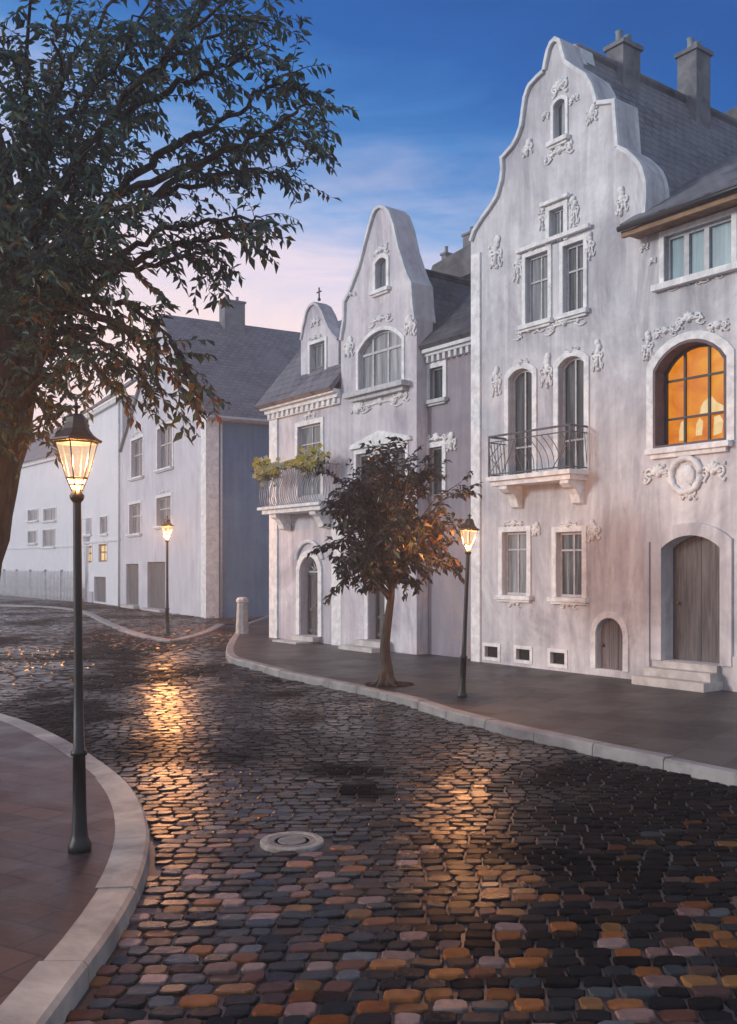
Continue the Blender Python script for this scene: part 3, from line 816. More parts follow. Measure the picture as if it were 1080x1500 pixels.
mb = MB(); fbox(mb, F, ad[0] - .12, ad[1] + .1, .001, .28, ad[2] - .13, ad[2] - .004); fbox(mb, F, ad[0] - .3, ad[1] - .0, .002, .75, -.02, ad[2] - .131); mb.build('door_step', M['step'], G)
window(G, F, lb, wf=0, sur=.13, fw=.05, mull=(.5,), trans=(.74,), sill=False)
# pilaster strips + cornice
mb = MB(); fbox(mb, F, uML - .02, uML + .42, .001, .05, -.05, zMe - .34); mb.build('pilaster', M['stucco'], G); mb = MB(); fbox(mb, F, uM0 - .45, uM0 - .01, .001, .05, -.05, 3.6)
mb.build('pilaster', M['stucco'], G)
mb = MB(); fbox(mb, F, uML - .06, uM0 - .006, .001, .08, .0, .95); mb.build('plinth', M['plinth'], G) if False else None
mb = MB(); fbox(mb, F, uML - .15, uM0 - .006, .001, .3, zMe - .06, zMe + .04); fbox(mb, F, uML - .08, uM0 - .006, .001, .18, zMe - .17, zMe - .061); fbox(mb, F, uML - .04, uM0 - .006, .001, .09, zMe - .33, zMe - .171)
k = uML + .05
while k < uM0 - .2:
    fbox(mb, F, k, k + .1, .09, .15, zMe - .30, zMe - .172); k += .26
mb.build('cornice', M['stucco'], G)
mb = MB(); e0 = F.p(uML - .25, .42, zMe + .06); 
zk = zMe + .06; WR = -1.75; S_ = 1.2
roof_slab(mb, F.p(uML - .25, .42, zk), F.p(uM0 - .008, .42, zk), F.p(uM0 - .008, WR, zk + (.42 - WR) * S_), F.p(uML - .25, WR, zk + (.42 - WR) * S_))
roof_slab(mb, F.p(uM0 - .008, WR - 3, zk), F.p(uML - .25, WR - 3, zk), F.p(uML - .25, WR, zk + (.42 - WR) * S_ - .002), F.p(uM0 - .008, WR, zk + (.42 - WR) * S_ - .002))
mb.build('bay_roof', M['tiles_grey'], G)
# main roof behind the gable
um = F.u(559, WG); zm = 9.75
mb = MB(); hw = uM1 - um; s2 = (zm - 7.25) / (hw + .05)
roof_slab(mb, F.p(uM1 + .05, WG - .5, 7.25), F.p(uM1 + .05, -9.2, 7.25), F.p(um, -9.2, zm), F.p(um, WG - .5, zm))
hl = um - uM0
roof_slab(mb, F.p(uM0 - .03, -9.2, 7.25), F.p(uM0 - .03, WG - .5, 7.25), F.p(um, WG - .5, zm - .002), F.p(um, -9.2, zm - .002))
mr = mb.build('roof', M['tiles_dark'], G)
mb = MB(); mb.tube([F.p(um, WG - .52, zm + .02), F.p(um, -9.2, zm + .02)], .07, 8); mb.build('ridge_tiles', M['tiles_dark'], mr, True)
# dormer
WD = -.2
dl = [(441, 548), (441, 497), (444, 481), (447, 467), (449, 457), (454, 447)]
dr = [(461, 442), (468, 446), (474, 457), (479, 470), (483, 479), (490, 489), (496, 495), (497, 548)]
dL = [F.uz(*p, WD) for p in dl]; dR = [F.uz(*p, WD) for p in dr]
zd0 = zk + .1
dL[0] = (dL[1][0], zd0); dR[-1] = (min(dR[-2][0], uM0 - .01), zd0); dR = [(min(a, uM0 - .012), b) for a, b in dR]
dw = px_rect(F, 455, 477, 502, 552, WD)
mb = MB(); fprism(mb, F, [dL[0], dR[-1]] + list(reversed(dR[:-1])) + list(reversed(dL[1:])), WD - .3, WD, [arch(*dw)]); dm = mb.build('dormer', M['plaster_mid'], G)
dall = list(reversed(dR[:-1])) + list(reversed(dL[1:]))
mb = MB()
for i in range(len(dall) - 1):
    a, b = Vector(dall[i]), Vector(dall[i + 1]); dd = (b - a).normalized(); nn = Vector((-dd.y, dd.x))
    fprism(mb, F, [tuple(a - dd * .01 + nn * .003), tuple(b + dd * .01 + nn * .003), tuple(b + dd * .01 + nn * .07), tuple(a - dd * .01 + nn * .07)], WD - .4 - .003 * (i % 2), WD + .05 + .003 * (i % 2))
mb.build('dormer_coping', M['frame'], dm)
mb = MB(); uc = F.u(461, WD); zc = dR[0][1] - .55
roof_slab(mb, F.p(dR[-1][0] + .0, WD - .3, zc - 1.1), F.p(dR[-1][0], WD - 2.6, zc - 1.1), F.p(uc, WD - 2.6, zc), F.p(uc, WD - .3, zc), .08)
roof_slab(mb, F.p(dL[0][0] + .05, WD - 2.6, zc - 1.1), F.p(dL[0][0] + .05, WD - .3, zc - 1.1), F.p(uc, WD - .3, zc - .002), F.p(uc, WD - 2.6, zc - .002), .08)
mb.build('dormer_roof', M['tiles_dark'], dm)
window(G, F, dw, wf=WD, sur=.09, fw=.04, mull=(.55,), trans=(), depth=.1, sillm='stucco')
mb = MB(); tp = F.p(uc, WD - .15, dR[0][1] + .06)
mb.tube([tp, tp + Vector((0, 0, .36))], .022, 6); mb.tube([tp + Vector((0, 0, .24)) - F.e * .11, tp + Vector((0, 0, .24)) + F.e * .11], .02, 6); mb.ball(tp + Vector((0, 0, .03)), .05)
mb.build('cross_finial', M['iron'], dm)
for i, (x, y, w_, h_, k, ww) in enumerate([(559, 367, 22, 18, 'shell', WG), (558, 468, 34, 18, 'shell', WG), (512, 510, 14, 24, 'drop', WG), (602, 478, 16, 24, 'drop', WG), (558, 590, 60, 20, 'shell', WG), (524, 594, 22, 18, 'drop', WG), (588, 580, 24, 20, 'shell', WG),
    (552, 655, 16, 28, 'drop', WG), (590, 650, 18, 20, 'shell', WG), (455, 608, 20, 14, 'shell', 0), (462, 472, 14, 16, 'shell', WD), (463, 495, 20, 10, 'shell', WD), (425, 760, 14, 18, 'drop', 0), (515, 432, 16, 10, 'shell', WG)]):
    orn(G, F, x, y, w_, h_, 200 + i, k, ww)
# bulging balcony of the middle house
zb = F.z(440, 742); vu0, vu1, vp = F.u(386, .62), uM0 - .12, .62
mb = MB(); fbox(mb, F, vu0 - .16, vu1 + .1, .001, vp + .12, zb - .08, zb - .002); fbox(mb, F, vu0 - .06, vu1 + .02, .001, vp + .02, zb - .2, zb - .081)
mb2 = mb.build('balcony', M['stucco'], G)
for uu in (vu0 + .42, vu1 - .5):
    mb = MB()
    pts = [(.052, -.201), (vp - .06, -.201), (vp - .08, -.3), (vp - .2, -.36), (vp - .3, -.5), (vp - .34, -.62), (.052, -.66)]
    vs = [F.p(uu - .14, a, zb + b) for a, b in pts] + [F.p(uu + .14, a, zb + b) for a, b in pts]; n = len(pts)
    mb.add(vs, [tuple(range(n)), tuple(reversed(range(n, 2 * n)))] + [(i, n + i, n + (i + 1) % n, (i + 1) % n) for i in range(n)])
    mb.build('bracket', M['stucco'], mb2)
mb = MB(); hb = 1.02
bul = [(0, .0), (.1, .10), (.28, .16), (.48, .13), (.68, .03), (.86, -.04), (1, 0)]
def belly(base, out):
    return [base + out * o * .8 + Vector((0, 0, zb + h * hb)) for h, o in bul]
nb = 26
for k in range(nb + 1):
    mb.tube(belly(F.p(vu0 + (vu1 - vu0) * k / nb, vp, 0), F.n), .013, 5)
for k in range(1, 6):
    for uu, o in ((vu0, -F.e), (vu1, F.e)): mb.tube(belly(F.p(uu, vp * k / 6, 0), o), .013, 5)
for z_, r_ in ((zb + .02, .016), (zb + hb, .026)):
    cs = [F.p(vu0, .02, z_), F.p(vu0, vp, z_), F.p(vu1, vp, z_), F.p(vu1, .02, z_)]
    for a, b in zip(cs, cs[1:]): mb.tube([a, b], r_, 6)
mb.build('railing', M['railing_silver'], mb2)

# ---------------------------------------------- house behind, only roof and chimneys show
Bk = thing('rear_roof_house', F.p(-1.2, -9, 0), 'house behind with dark roof ridge and two chimneys rising between the gables', 'house')
mb = MB(); uB0, uB1 = -2.6, 3; 
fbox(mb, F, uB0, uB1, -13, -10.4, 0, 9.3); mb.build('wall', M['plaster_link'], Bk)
mb = MB()
zbk = 13.0
ua, ub_ = -2.9, 4
zr0 = F.z(640, 386, -11.0); zr1 = F.z(690, 356, -11.0)
u_a, u_b = F.u(634, -11), F.u(692, -11)
fprism(mb, F, [(u_a - .6, zr0 - .9), (6, zr0 - .9), (6, zr1 + 1.4), (u_b, zr1), (u_a, zr0)], -12.5, -11.0)
rb = mb.build('roof', M['tiles_dark'], Bk)
uq, zq = F.uz(646, 380, -11.5); chimney(rb, F, uq, -11.8, zq - .6, zq + .22, .26, .3, 1)
uq, zq = F.uz(683, 362, -11.5); chimney(rb, F, uq, -11.8, zq - .8, zq + .5, .5, .5, 1)

# ================================================================== CORNER HOUSE WITH BLUE SIDE
FB = Frame((-6.75, 40.0), (.493, -.870))
CH = thing('corner_house', FB.p(-5, 0, 0), 'white corner house with dark blue side wall and steep grey roof', 'house')
eB = 8.7; wB = 13.2; rg = -6.2; zB = 14.1
ws = [(px_rect(FB, 181, 190, 632, 655), 0), (px_rect(FB, 193, 210, 643, 699), 1), (px_rect(FB, 231, 253, 625, 686), 1), (px_rect(FB, 190, 207, 738, 782), 1), (px_rect(FB, 230, 251, 728, 770), 1)]
ds = [px_rect(FB, 185, 203, 826, 886), px_rect(FB, 216, 242, 823, 892)]
ds = [(a, b, max(.16, c), d_) for a, b, c, d_ in ds]
mb = MB(); fprism(mb, FB, [(-wB, -.05), (0, -.05), (0, eB), (rg, zB - .1), (-wB, eB)], -.4, 0, [arch(*w[0]) for w in ws[1:]] + [arch(*q) for q in ds])
mb.build('front_wall', M['plaster_corner'], CH)
mb = MB(); fbox(mb, FB, -.4, -.003, -16, -.402, -.05, eB - .08); sw = mb.build('side_wall', M['blue_wall'], CH); sw['label'] = 'dark blue side wall'
mb = MB(); fbox(mb, FB, -wB, -wB + .4, -16, -.402, -.05, eB - .1); fbox(mb, FB, -wB + .41, -.41, -16, -15.6, -.05, eB - .1); mb.build('rear_wall', M['plaster_corner'], CH)
mb = MB(); fbox(mb, FB, -.62, .03, .001, .07, -.05, eB - .02); fbox(mb, FB, .001, .035, -.5, .0, -.05, eB - .1); mb.build('pale_corner_strip', M['stucco'], CH)
mb = MB()
ov = .35; sB = (zB - eB) / (0 - rg)
roof_slab(mb, FB.p(ov, .15, eB - ov * sB + .1), FB.p(ov, -16.3, eB - ov * sB + .1), FB.p(rg, -16.3, zB + .1), FB.p(rg, .15, zB + .1), .15)
roof_slab(mb, FB.p(-wB - .3, -16.3, eB - .2), FB.p(-wB - .3, .15, eB - .2), FB.p(rg, .15, zB + .098), FB.p(rg, -16.3, zB + .098), .15)
rr = mb.build('roof', M['tiles_grey'], CH)
mb = MB(); fbox(mb, FB, .01, .30, -16, .1, eB - .38, eB - .3); mb.tube([FB.p(ov + .05, .15, eB - .27), FB.p(ov + .05, -16.3, eB - .27)], .07, 8); mb.build('gutter', M['frame'], rr)
cq = FB.p(rg, 0, 0)
chimney(rr, FB, rg + .35, -3.4, zB - 1.2, zB + .95, .75, 1.05, 2)
for rc, k in ws[1:]: window(CH, FB, rc, sur=.14, fw=.06, mull=(.5,), trans=(.6,), bar=.06, depth=.13, sillw=.18, pane='pane_b')
for rc in ds:
    mb = MB(); fprism(mb, FB, arch(rc[0] + .004, rc[1] - .004, rc[2], rc[3] - .005), -.3, -.22)
    n = 5
    for k in range(n): 
        a = rc[0] + .01 + (rc[1] - rc[0] - .02) * k / n; fbox(mb, FB, a, a + (rc[1] - rc[0]) / n - .03, -.219, -.18, rc[2] + .05, rc[3] - .06)
    dd = mb.build('door', M['door'], CH)
    mb = MB(); fbox(mb, FB, rc[0] - .1, rc[1] + .1, .001, .3, -.02, rc[2] - .003); mb.build('door_step', M['step'], dd)
for i, (x, y) in enumerate([(201, 634), (242, 617), (240, 720)]): orn(CH, FB, x, y, 18, 10, 400 + i)
mb = MB(); mb.tube([FB.p(.08, -.6, 0), FB.p(.08, -.6, eB - .4)], .05, 8); mb.build('downpipe', M['frame'], CH, True)

# ================================================================== HOUSES IN THE HAZE
FC = Frame((-13.28, 51.54), (.493, -.870))
C2 = thing('distant_house', FC.p(-4, 0, 0), 'hazy pale house with two small lit windows beside the corner house', 'house')
w2 = 8.4; e2 = 11.5
lits = [px_rect(FC, 124, 135, 800, 824), px_rect(FC, 145, 157, 797, 823)]
ups = [px_rect(FC, 120, 134, 760, 783), px_rect(FC, 147, 158, 757, 782)]
dr_ = px_rect(FC, 138, 155, 845, 882); dr_ = (dr_[0], dr_[1], max(.1, dr_[2]), dr_[3])
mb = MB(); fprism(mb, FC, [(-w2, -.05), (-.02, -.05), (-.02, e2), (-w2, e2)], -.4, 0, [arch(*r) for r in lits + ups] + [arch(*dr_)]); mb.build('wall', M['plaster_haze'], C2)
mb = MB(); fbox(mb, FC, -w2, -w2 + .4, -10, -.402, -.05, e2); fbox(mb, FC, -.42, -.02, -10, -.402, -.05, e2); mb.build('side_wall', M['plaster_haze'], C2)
for r in lits: window(C2, FC, r, sur=.08, fw=.1, mull=(.5,), trans=(.55,), bar=.09, pane='lit_far', frame='wood_trim', sill=False, name='lit_window')
for r in ups: window(C2, FC, r, sur=.08, fw=.07, mull=(.5,), bar=.06)
mb = MB(); fprism(mb, FC, arch(dr_[0] + .004, dr_[1] - .004, dr_[2], dr_[3] - .005), -.3, -.2); fbox(mb, FC, dr_[0] + .15, dr_[1] - .15, -.199, -.17, dr_[2] + .2, dr_[3] - .2)
mb.build('door', M['door'], C2)
mb = MB(); roof_slab(mb, FC.p(-w2 - .2, .4, e2), FC.p(0, .4, e2), FC.p(0, -5, e2 + 4.2), FC.p(-w2 - .2, -5, e2 + 4.2)); roof_slab(mb, FC.p(0, -10.4, e2), FC.p(-w2 - .2, -10.4, e2), FC.p(-w2 - .2, -5, e2 + 4.198), FC.p(0, -5, e2 + 4.198))
mb.build('roof', M['tiles_grey'], C2)

FD = Frame((-19.2, 66.0), (.62, -.785))
C3 = thing('far_house', FD.p(-8, 0, 0), 'pale blue grey house fading into haze behind the picket fence', 'house')
w3 = 24; e3 = 10.5
w3s = [px_rect(FD, 41, 56, 747, 763), px_rect(FD, 64, 82, 745, 763), px_rect(FD, 41, 54, 778, 796), px_rect(FD, 63, 81, 776, 801)]
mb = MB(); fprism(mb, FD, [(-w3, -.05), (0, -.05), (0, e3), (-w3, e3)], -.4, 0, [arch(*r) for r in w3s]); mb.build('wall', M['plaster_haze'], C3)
for r in w3s: window(C3, FD, r, sur=.1, fw=.08, mull=(.5,), bar=.07, sillw=.2)
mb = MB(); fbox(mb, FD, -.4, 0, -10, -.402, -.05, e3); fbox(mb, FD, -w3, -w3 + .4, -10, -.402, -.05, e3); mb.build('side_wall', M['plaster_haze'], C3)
mb = MB(); roof_slab(mb, FD.p(-w3 - .3, .4, e3), FD.p(.3, .4, e3), FD.p(.3, -5, e3 + 4), FD.p(-w3 - .3, -5, e3 + 4)); roof_slab(mb, FD.p(.3, -10.4, e3), FD.p(-w3 - .3, -10.4, e3), FD.p(-w3 - .3, -5, e3 + 3.998), FD.p(.3, -5, e3 + 3.998))
mb.build('roof', M['tiles_grey'], C3)

for hh, FR, ww, ee in ((C2, FC, w2, e2), (C3, FD, w3, e3)):
    mb = MB(); fbox(mb, FR, -ww + .01, -.03, .001, .22, ee - .35, ee - .1); hh_c = mb.build('cornice', M['coping'], hh)
    mb = MB(); fbox(mb, FR, -ww + .01, dr_[0] - .2 if hh is C2 else -.03, .001, .08, -.05, .7); mb.build('plinth', M['plinth'], hh)
    mb = MB(); mb.tube([FR.p(-.3, .1, 0), FR.p(-.3, .1, ee - .36)], .06, 8); mb.build('downpipe', M['frame'], hh, True)
    mb = MB(); fbox(mb, FR, -ww + .01, -.36 , .001, .06, 3.6, 3.72); mb.build('string_course', M['coping'], hh)
# picket fence
def gp(px, py, z=0):
    d = FPX * (CAM_H - z) / (py - HZ); return Vector(((px - CX) / FPX * d, d, z))
FA, FZ = gp(-30, 869), gp(112, 883)
ff = (FZ - FA); flen = ff.length; FF_ = Frame(FA.xy, ff.xy)
fe = thing('picket_fence', FA, 'pale picket fence in the mist at the far left edge of the street', 'fence')
mb = MB(); k = 0
while k < flen - .1:
    fprism(mb, FF_, [(k, .05), (k + .13, .05), (k + .13, 1.75), (k + .065, 1.92), (k, 1.75)], -.03, 0); k += .3
fbox(mb, FF_, 0, flen, -.09, -.031, .45, .57); fbox(mb, FF_, 0, flen, -.09, -.031, 1.4, 1.52)
mb.build('picket_panel', M['fence'], fe)
for k in range(8):
    mb = MB(); a = flen * k / 7 - .06; fbox(mb, FF_, a, a + .16, -.26, -.092, -.05, 2.0); mb.build('post', M['fence'], fe)

# ================================================================== GROUND, PAVEMENTS, KERBS
def poly_top(mb, pts, z):
    tri = tessellate_polygon([[Vector((p[0], p[1], 0)) for p in pts]])
    fs = []
    for t in tri:
        a, b, c = (pts[i] for i in t)
        ar = (b[0] - a[0]) * (c[1] - a[1]) - (c[0] - a[0]) * (b[1] - a[1])
        fs.append(tuple(t) if ar > 0 else tuple(reversed(t)))
    mb.add([(p[0], p[1], z) for p in pts], fs)
def kerb(name, line, width, z, mat, side, stone=.9):
    """kerb stones along line (road edge); side=+1: pavement lies to the left of the running direction"""
    line = [Vector((p[0], p[1])) for p in line]
    # resample into stones
    acc = [0]
    for a, b in zip(line, line[1:]): acc.append(acc[-1] + (b - a).length)
    def at(t):
        for i in range(len(acc) - 1):
            if t <= acc[i + 1] or i == len(acc) - 2:
                f = (t - acc[i]) / max(1e-6, acc[i + 1] - acc[i]); return line[i].lerp(line[i + 1], f)
    def nrm(t):
        d = (at(min(t + .2, acc[-1])) - at(max(t - .2, 0))).normalized(); return Vector((-d.y, d.x)) * side
    mb = MB(); n = max(1, int(acc[-1] / stone)); inner = []
    for k in range(n):
        t0, t1 = acc[-1] * k / n + .006, acc[-1] * (k + 1) / n - .006
        zz = z + R.uniform(-.004, .006); ch = .025
        sub = 4
        for j in range(sub):
            ta, tb = t0 + (t1 - t0) * j / sub, t0 + (t1 - t0) * (j + 1) / sub
            A, B = at(ta), at(tb); na, nb_ = nrm(ta), nrm(tb)
            prof = [(0, -.06), (0.012, zz - ch), (.012 + ch, zz), (width, zz - .002), (width, -.06)]
            va = [(A.x + na.x * o, A.y + na.y * o, h) for o, h in prof]; vb = [(B.x + nb_.x * o, B.y + nb_.y * o, h) for o, h in prof]
            fs = [(i, 5 + i, 6 + i, i + 1) for i in range(4)]
            if side < 0: fs = [tuple(reversed(f)) for f in fs]
            if j == 0: fs.append((0, 1, 2, 3, 4))
            if j == sub - 1: fs.append((9, 8, 7, 6, 5))
            mb.add(va + vb, fs)
    for i in range(41):
        t = acc[-1] * i / 40; q = at(t) + nrm(t) * (width - .02); inner.append(q)
    struct(mb, name, mat)
    return inner

ZP = .12
Lk = [gp(x, y, ZP) for x, y in [(-260, 1062), (-140, 1040), (-60, 1036), (0, 1045), (40, 1056), (85, 1076), (130, 1101), (165, 1124), (190, 1146), (208, 1172), (218, 1200), (221, 1226), (217, 1256), (207, 1288), (190, 1322), (160, 1370), (110, 1438), (60, 1506), (0, 1590), (-90, 1720), (-200, 1900)]]
Ls = smooth_line([p.xy for p in Lk], 4)
inL = kerb('left_kerb', Ls, .27, ZP + .004, M['kerb'], -1, 1.15)
farL = [(-14, 3), (-14, 12)]
polyL = [tuple(p) for p in inL] + [(inL[-1].x, 1.0), (-9, 1.0), (-9, inL[0].y)]
mb = MB(); poly_top(mb, polyL, ZP); struct(mb, 'left_pavement', M['pave_brown'])

Rk = [gp(x, y, ZP) for x, y in [(380, 906), (362, 912), (348, 922), (338, 934), (331, 948), (332, 959), (345, 966), (370, 972), (420, 985), (480, 997), (540, 1010), (600, 1024), (650, 1040), (720, 1058), (800, 1076), (880, 1093), (960, 1109), (1065, 1131), (1200, 1160), (1400, 1205)]]
Rk = [Vector((-4.2, 46, 0))] + Rk
Rs = smooth_line([p.xy for p in Rk], 4)
inR = kerb('right_kerb', Rs, .2, ZP + .004, M['kerb_grey'], 1, 1.0)
bk0 = F.p(9.5, -.3, 0); bk1 = F.p(uML + .1, -.3, 0); bk2 = F.p(uML + .1, -20, 0)
polyR = [tuple(p) for p in inR] + [(bk0.x, bk0.y), (bk1.x, bk1.y), (bk2.x, bk2.y)]
mb = MB(); poly_top(mb, polyR, ZP); struct(mb, 'right_pavement', M['pave_dark'])

ZF = .06
Fk = [gp(x, y, ZF) for x, y in [(-60, 884), (60, 888), (115, 895), (150, 911), (190, 927), (230, 936), (260, 937), (290, 931), (315, 922), (330, 914)]]
Fs = smooth_line([p.xy for p in Fk], 4)
inF = kerb('far_kerb', Fs, .3, ZF + .004, M['kerb_grey'], 1, 1.4)
cr = FB.p(.0, -.3, 0); cl = FB.p(-wB, -.3, 0); c2 = FC.p(-w2, -.3, 0)
polyF = [tuple(p) for p in inF] + [(FB.p(.3, -6, 0).x, FB.p(.3, -6, 0).y), (cr.x - .3, cr.y + .1), (cl.x, cl.y), (c2.x, c2.y), (-30, 66)]

mb = MB(); tb_ = gp(566, 1004, ZP)
poly_top(mb, [(tb_.x + .06 + math.cos(a_ * PI / 12) * (.42 + .02 * (a_ % 3)), tb_.y + .12 + math.sin(a_ * PI / 12) * .42) for a_ in range(24)], ZP + .012); struct(mb, 'soil_patch', M['soil'])
# ground sheet
gm, nt, bs = new_mat('dark_wet_setts')
v = coords(nt)
vo = nt.nodes.new('ShaderNodeTexVoronoi'); vo.inputs['Scale'].default_value = 4.5; nt.links.new(v, vo.inputs['Vector'])
r_ = ramp(nt, [(0, (.018, .017, .019)), (.4, (.045, .040, .040)), (.7, (.075, .052, .042)), (1, (.03, .032, .036))])
sp = nt.nodes.new('ShaderNodeSeparateColor'); nt.links.new(vo.outputs['Color'], sp.inputs[0]); nt.links.new(sp.outputs[0], r_.inputs[0])
nt.links.new(r_.outputs[0], bs.inputs['Base Color']); bs.inputs['Roughness'].default_value = .42; bs.inputs['Specular IOR Level'].default_value = .35
bump(nt, bs, vo.outputs['Distance'], -.9, .05)
mb = MB(); n = 48; rad = 150
mb.add([(math.cos(2 * PI * k / n) * rad, 20 + math.sin(2 * PI * k / n) * rad, -.016) for k in range(n)], [tuple(range(n))])
struct(mb, 'ground', gm)
gm2 = simple('leafy_far_paving', (.05, .035, .025), (.16, .095, .05), .5, 3.5, bmp=.8, spec=.35)

# cobbles: every sett is modelled, the whole paving is one mesh
def inside(p, poly):
    x, y = p; c = False; n = len(poly); j = n - 1
    for i in range(n):
        xi, yi = poly[i][0], poly[i][1]; xj, yj = poly[j][0], poly[j][1]
        if (yi > y) != (yj > y) and x < (xj - xi) * (y - yi) / (yj - yi) + xi: c = not c
        j = i
    return c
outL = [tuple(p) for p in Ls] + [(Ls[-1].x, 1.0), (-12, 1.0), (-12, Ls[0].y)]
outR = [tuple(p) for p in Rs] + [(bk0.x, bk0.y), (bk1.x, bk1.y), (bk2.x, bk2.y)]
outF = [tuple(p) for p in Fs] + [(FB.p(.3, -6, 0).x, FB.p(.3, -6, 0).y), (cr.x, cr.y + .3), (cl.x, cl.y), (c2.x, c2.y), (-30, 66)]
mh = gp(428, 1234)
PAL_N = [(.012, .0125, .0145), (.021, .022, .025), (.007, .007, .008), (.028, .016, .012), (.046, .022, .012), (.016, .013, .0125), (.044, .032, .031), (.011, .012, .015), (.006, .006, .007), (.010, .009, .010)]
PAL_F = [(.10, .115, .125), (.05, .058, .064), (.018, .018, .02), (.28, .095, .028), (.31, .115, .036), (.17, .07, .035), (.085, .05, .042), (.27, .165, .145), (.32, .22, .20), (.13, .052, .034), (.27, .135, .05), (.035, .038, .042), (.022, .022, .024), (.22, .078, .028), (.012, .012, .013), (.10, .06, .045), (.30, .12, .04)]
RC = random.Random(5)
# near-black, dull patches of setts: centre, half axes, turn
DARK_PATCHES = []
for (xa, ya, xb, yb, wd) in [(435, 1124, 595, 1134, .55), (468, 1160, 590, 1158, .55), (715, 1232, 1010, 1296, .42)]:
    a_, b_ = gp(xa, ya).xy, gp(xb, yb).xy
    DARK_PATCHES.append(((a_ + b_) / 2, (b_ - a_).length / 2, wd, (b_ - a_).normalized()))
def blotch(c, s_):
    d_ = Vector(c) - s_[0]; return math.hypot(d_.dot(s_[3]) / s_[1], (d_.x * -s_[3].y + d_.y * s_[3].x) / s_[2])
def cobbles(name, test, y0, y1, xf, ry, lx, seg, zt, mat, warm=0):
    mb = MB(); y = y0; row = 0
    while y < y1:
        xl, xr = xf(y); x = xl + RC.uniform(0, lx)
        while x < xr:
            L = lx * RC.uniform(.72, 1.28)
            wob = .05 * math.sin(x * .9 + row * .02) + .03 * math.sin(x * .37 + 1)
            c = (x + L / 2, y + wob * (1 + y * .02))
            if test(c):
                a, b = L / 2 * RC.uniform(.94, 1.0), ry / 2 * RC.uniform(.92, 1.02)
                h = zt + RC.uniform(-.007, .006); sk = RC.uniform(.01, .05); tx, ty = RC.gauss(0, .03), RC.gauss(0, .032)
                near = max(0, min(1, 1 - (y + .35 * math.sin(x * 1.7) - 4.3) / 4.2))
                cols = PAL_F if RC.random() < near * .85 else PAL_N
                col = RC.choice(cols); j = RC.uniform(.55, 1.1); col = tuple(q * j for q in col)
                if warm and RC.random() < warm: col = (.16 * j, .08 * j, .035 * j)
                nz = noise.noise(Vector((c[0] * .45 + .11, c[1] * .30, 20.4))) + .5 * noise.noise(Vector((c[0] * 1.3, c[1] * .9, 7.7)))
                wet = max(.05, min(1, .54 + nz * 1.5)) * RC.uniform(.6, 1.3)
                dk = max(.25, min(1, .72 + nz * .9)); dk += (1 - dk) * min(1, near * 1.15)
                for sp_ in DARK_PATCHES:
                    e_ = blotch(c, sp_) + nz * .25
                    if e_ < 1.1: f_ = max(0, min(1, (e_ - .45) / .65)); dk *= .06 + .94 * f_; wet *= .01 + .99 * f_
                col = tuple(q * dk for q in col) + (min(1, .85 * wet * (1 - .4 * near)),)
                jit = [(RC.uniform(.90, 1.06), RC.uniform(.86, 1.06)) for _ in range(seg)]
                vs = []; rings = ((1.0, -.045), (.97, -.008), (.88, -.001)) if seg > 6 else ((1.0, -.02), (.86, 0.0))
                for sc, dz in rings:
                    for k in range(seg):
                        t = 2 * PI * (k + .5) / seg; cs, sn = math.cos(t), math.sin(t)
                        jx, jy = jit[k]; px_ = a * sc * jx * math.copysign(abs(cs) ** .5, cs); py_ = b * sc * jy * math.copysign(abs(sn) ** .5, sn)
                        vs.append((c[0] + px_ + py_ * sk * 4, c[1] + py_, h + dz + (px_ * tx + py_ * ty if dz > -.02 else 0)))
                m = len(rings); fs = []
                for i in range(m - 1):
                    for k in range(seg): q = i * seg + k; r2 = i * seg + (k + 1) % seg; fs.append((q, r2, r2 + seg, q + seg))
                fs.append(tuple((m - 1) * seg + k for k in range(seg)))
                mb.add(vs, fs, col)
            x += L
        y += ry; row += 1
    return struct(mb, name, mat)
road_test = lambda c: not inside(c, outL) and not inside(c, outR) and not inside(c, outF) and (Vector(c) - mh.xy).length > .30
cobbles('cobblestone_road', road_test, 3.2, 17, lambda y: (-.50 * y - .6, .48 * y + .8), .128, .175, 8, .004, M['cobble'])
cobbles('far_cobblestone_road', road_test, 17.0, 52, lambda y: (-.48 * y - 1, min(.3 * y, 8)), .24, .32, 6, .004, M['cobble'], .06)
mb = MB(); poly_top(mb, polyF, ZF - .035); struct(mb, 'far_pavement_base', gm2)
cobbles('far_pavement', lambda c: inside(c, polyF), 29, 66, lambda y: (-.48 * y - 1, 0), .27, .36, 6, ZF - .012, M['cobble'], .4)

# fallen leaves round the far lamp
mb = MB(); rl = random.Random(9)
for i in range(1500):
    x_, y_ = gp(rl.gauss(235, 75), rl.uniform(893, 950), ZF).xy
    zz = ZF + .012 if inside((x_, y_), polyF) else .016
    a = rl.uniform(0, 2 * PI); L = rl.uniform(.08, .2); c = Vector((x_, y_, zz + rl.uniform(0, .02))); d = Vector((math.cos(a), math.sin(a), rl.uniform(-.1, .25))); q_ = Vector((-d.y, d.x, rl.uniform(-.2, .3)))
    mb.add([c, c + d * L * .5 + q_ * L * .3, c + d * L, c + d * L * .5 - q_ * L * .3], [(0, 1, 2), (0, 2, 3)], rl.choice([(.28, .12, .03), (.4, .24, .09), (.2, .08, .03), (.5, .36, .2), (.12, .07, .04)]))
fl = mb.build('fallen_leaves', M['leaf']); fl['kind'] = 'stuff'

# manhole cover
mhc = thing('manhole_cover', mh, 'round pale manhole cover set in the dark cobbles', 'manhole cover')
mb = MB(); mb.lathe(mh, [(.255, -.03), (.255, .012), (.245, .02), (.20, .02), (.194, .012)], 32); mb.build('rim', M['manhole'], mhc)
mb = MB(); mb.lathe(mh, [(.19, -.03), (.19, .013), (.182, .018), (.145, .018), (.14, .012), (.115, .012), (.11, .02), (.02, .024)], 32); mb.build('lid', M['manhole_dark'], mhc)

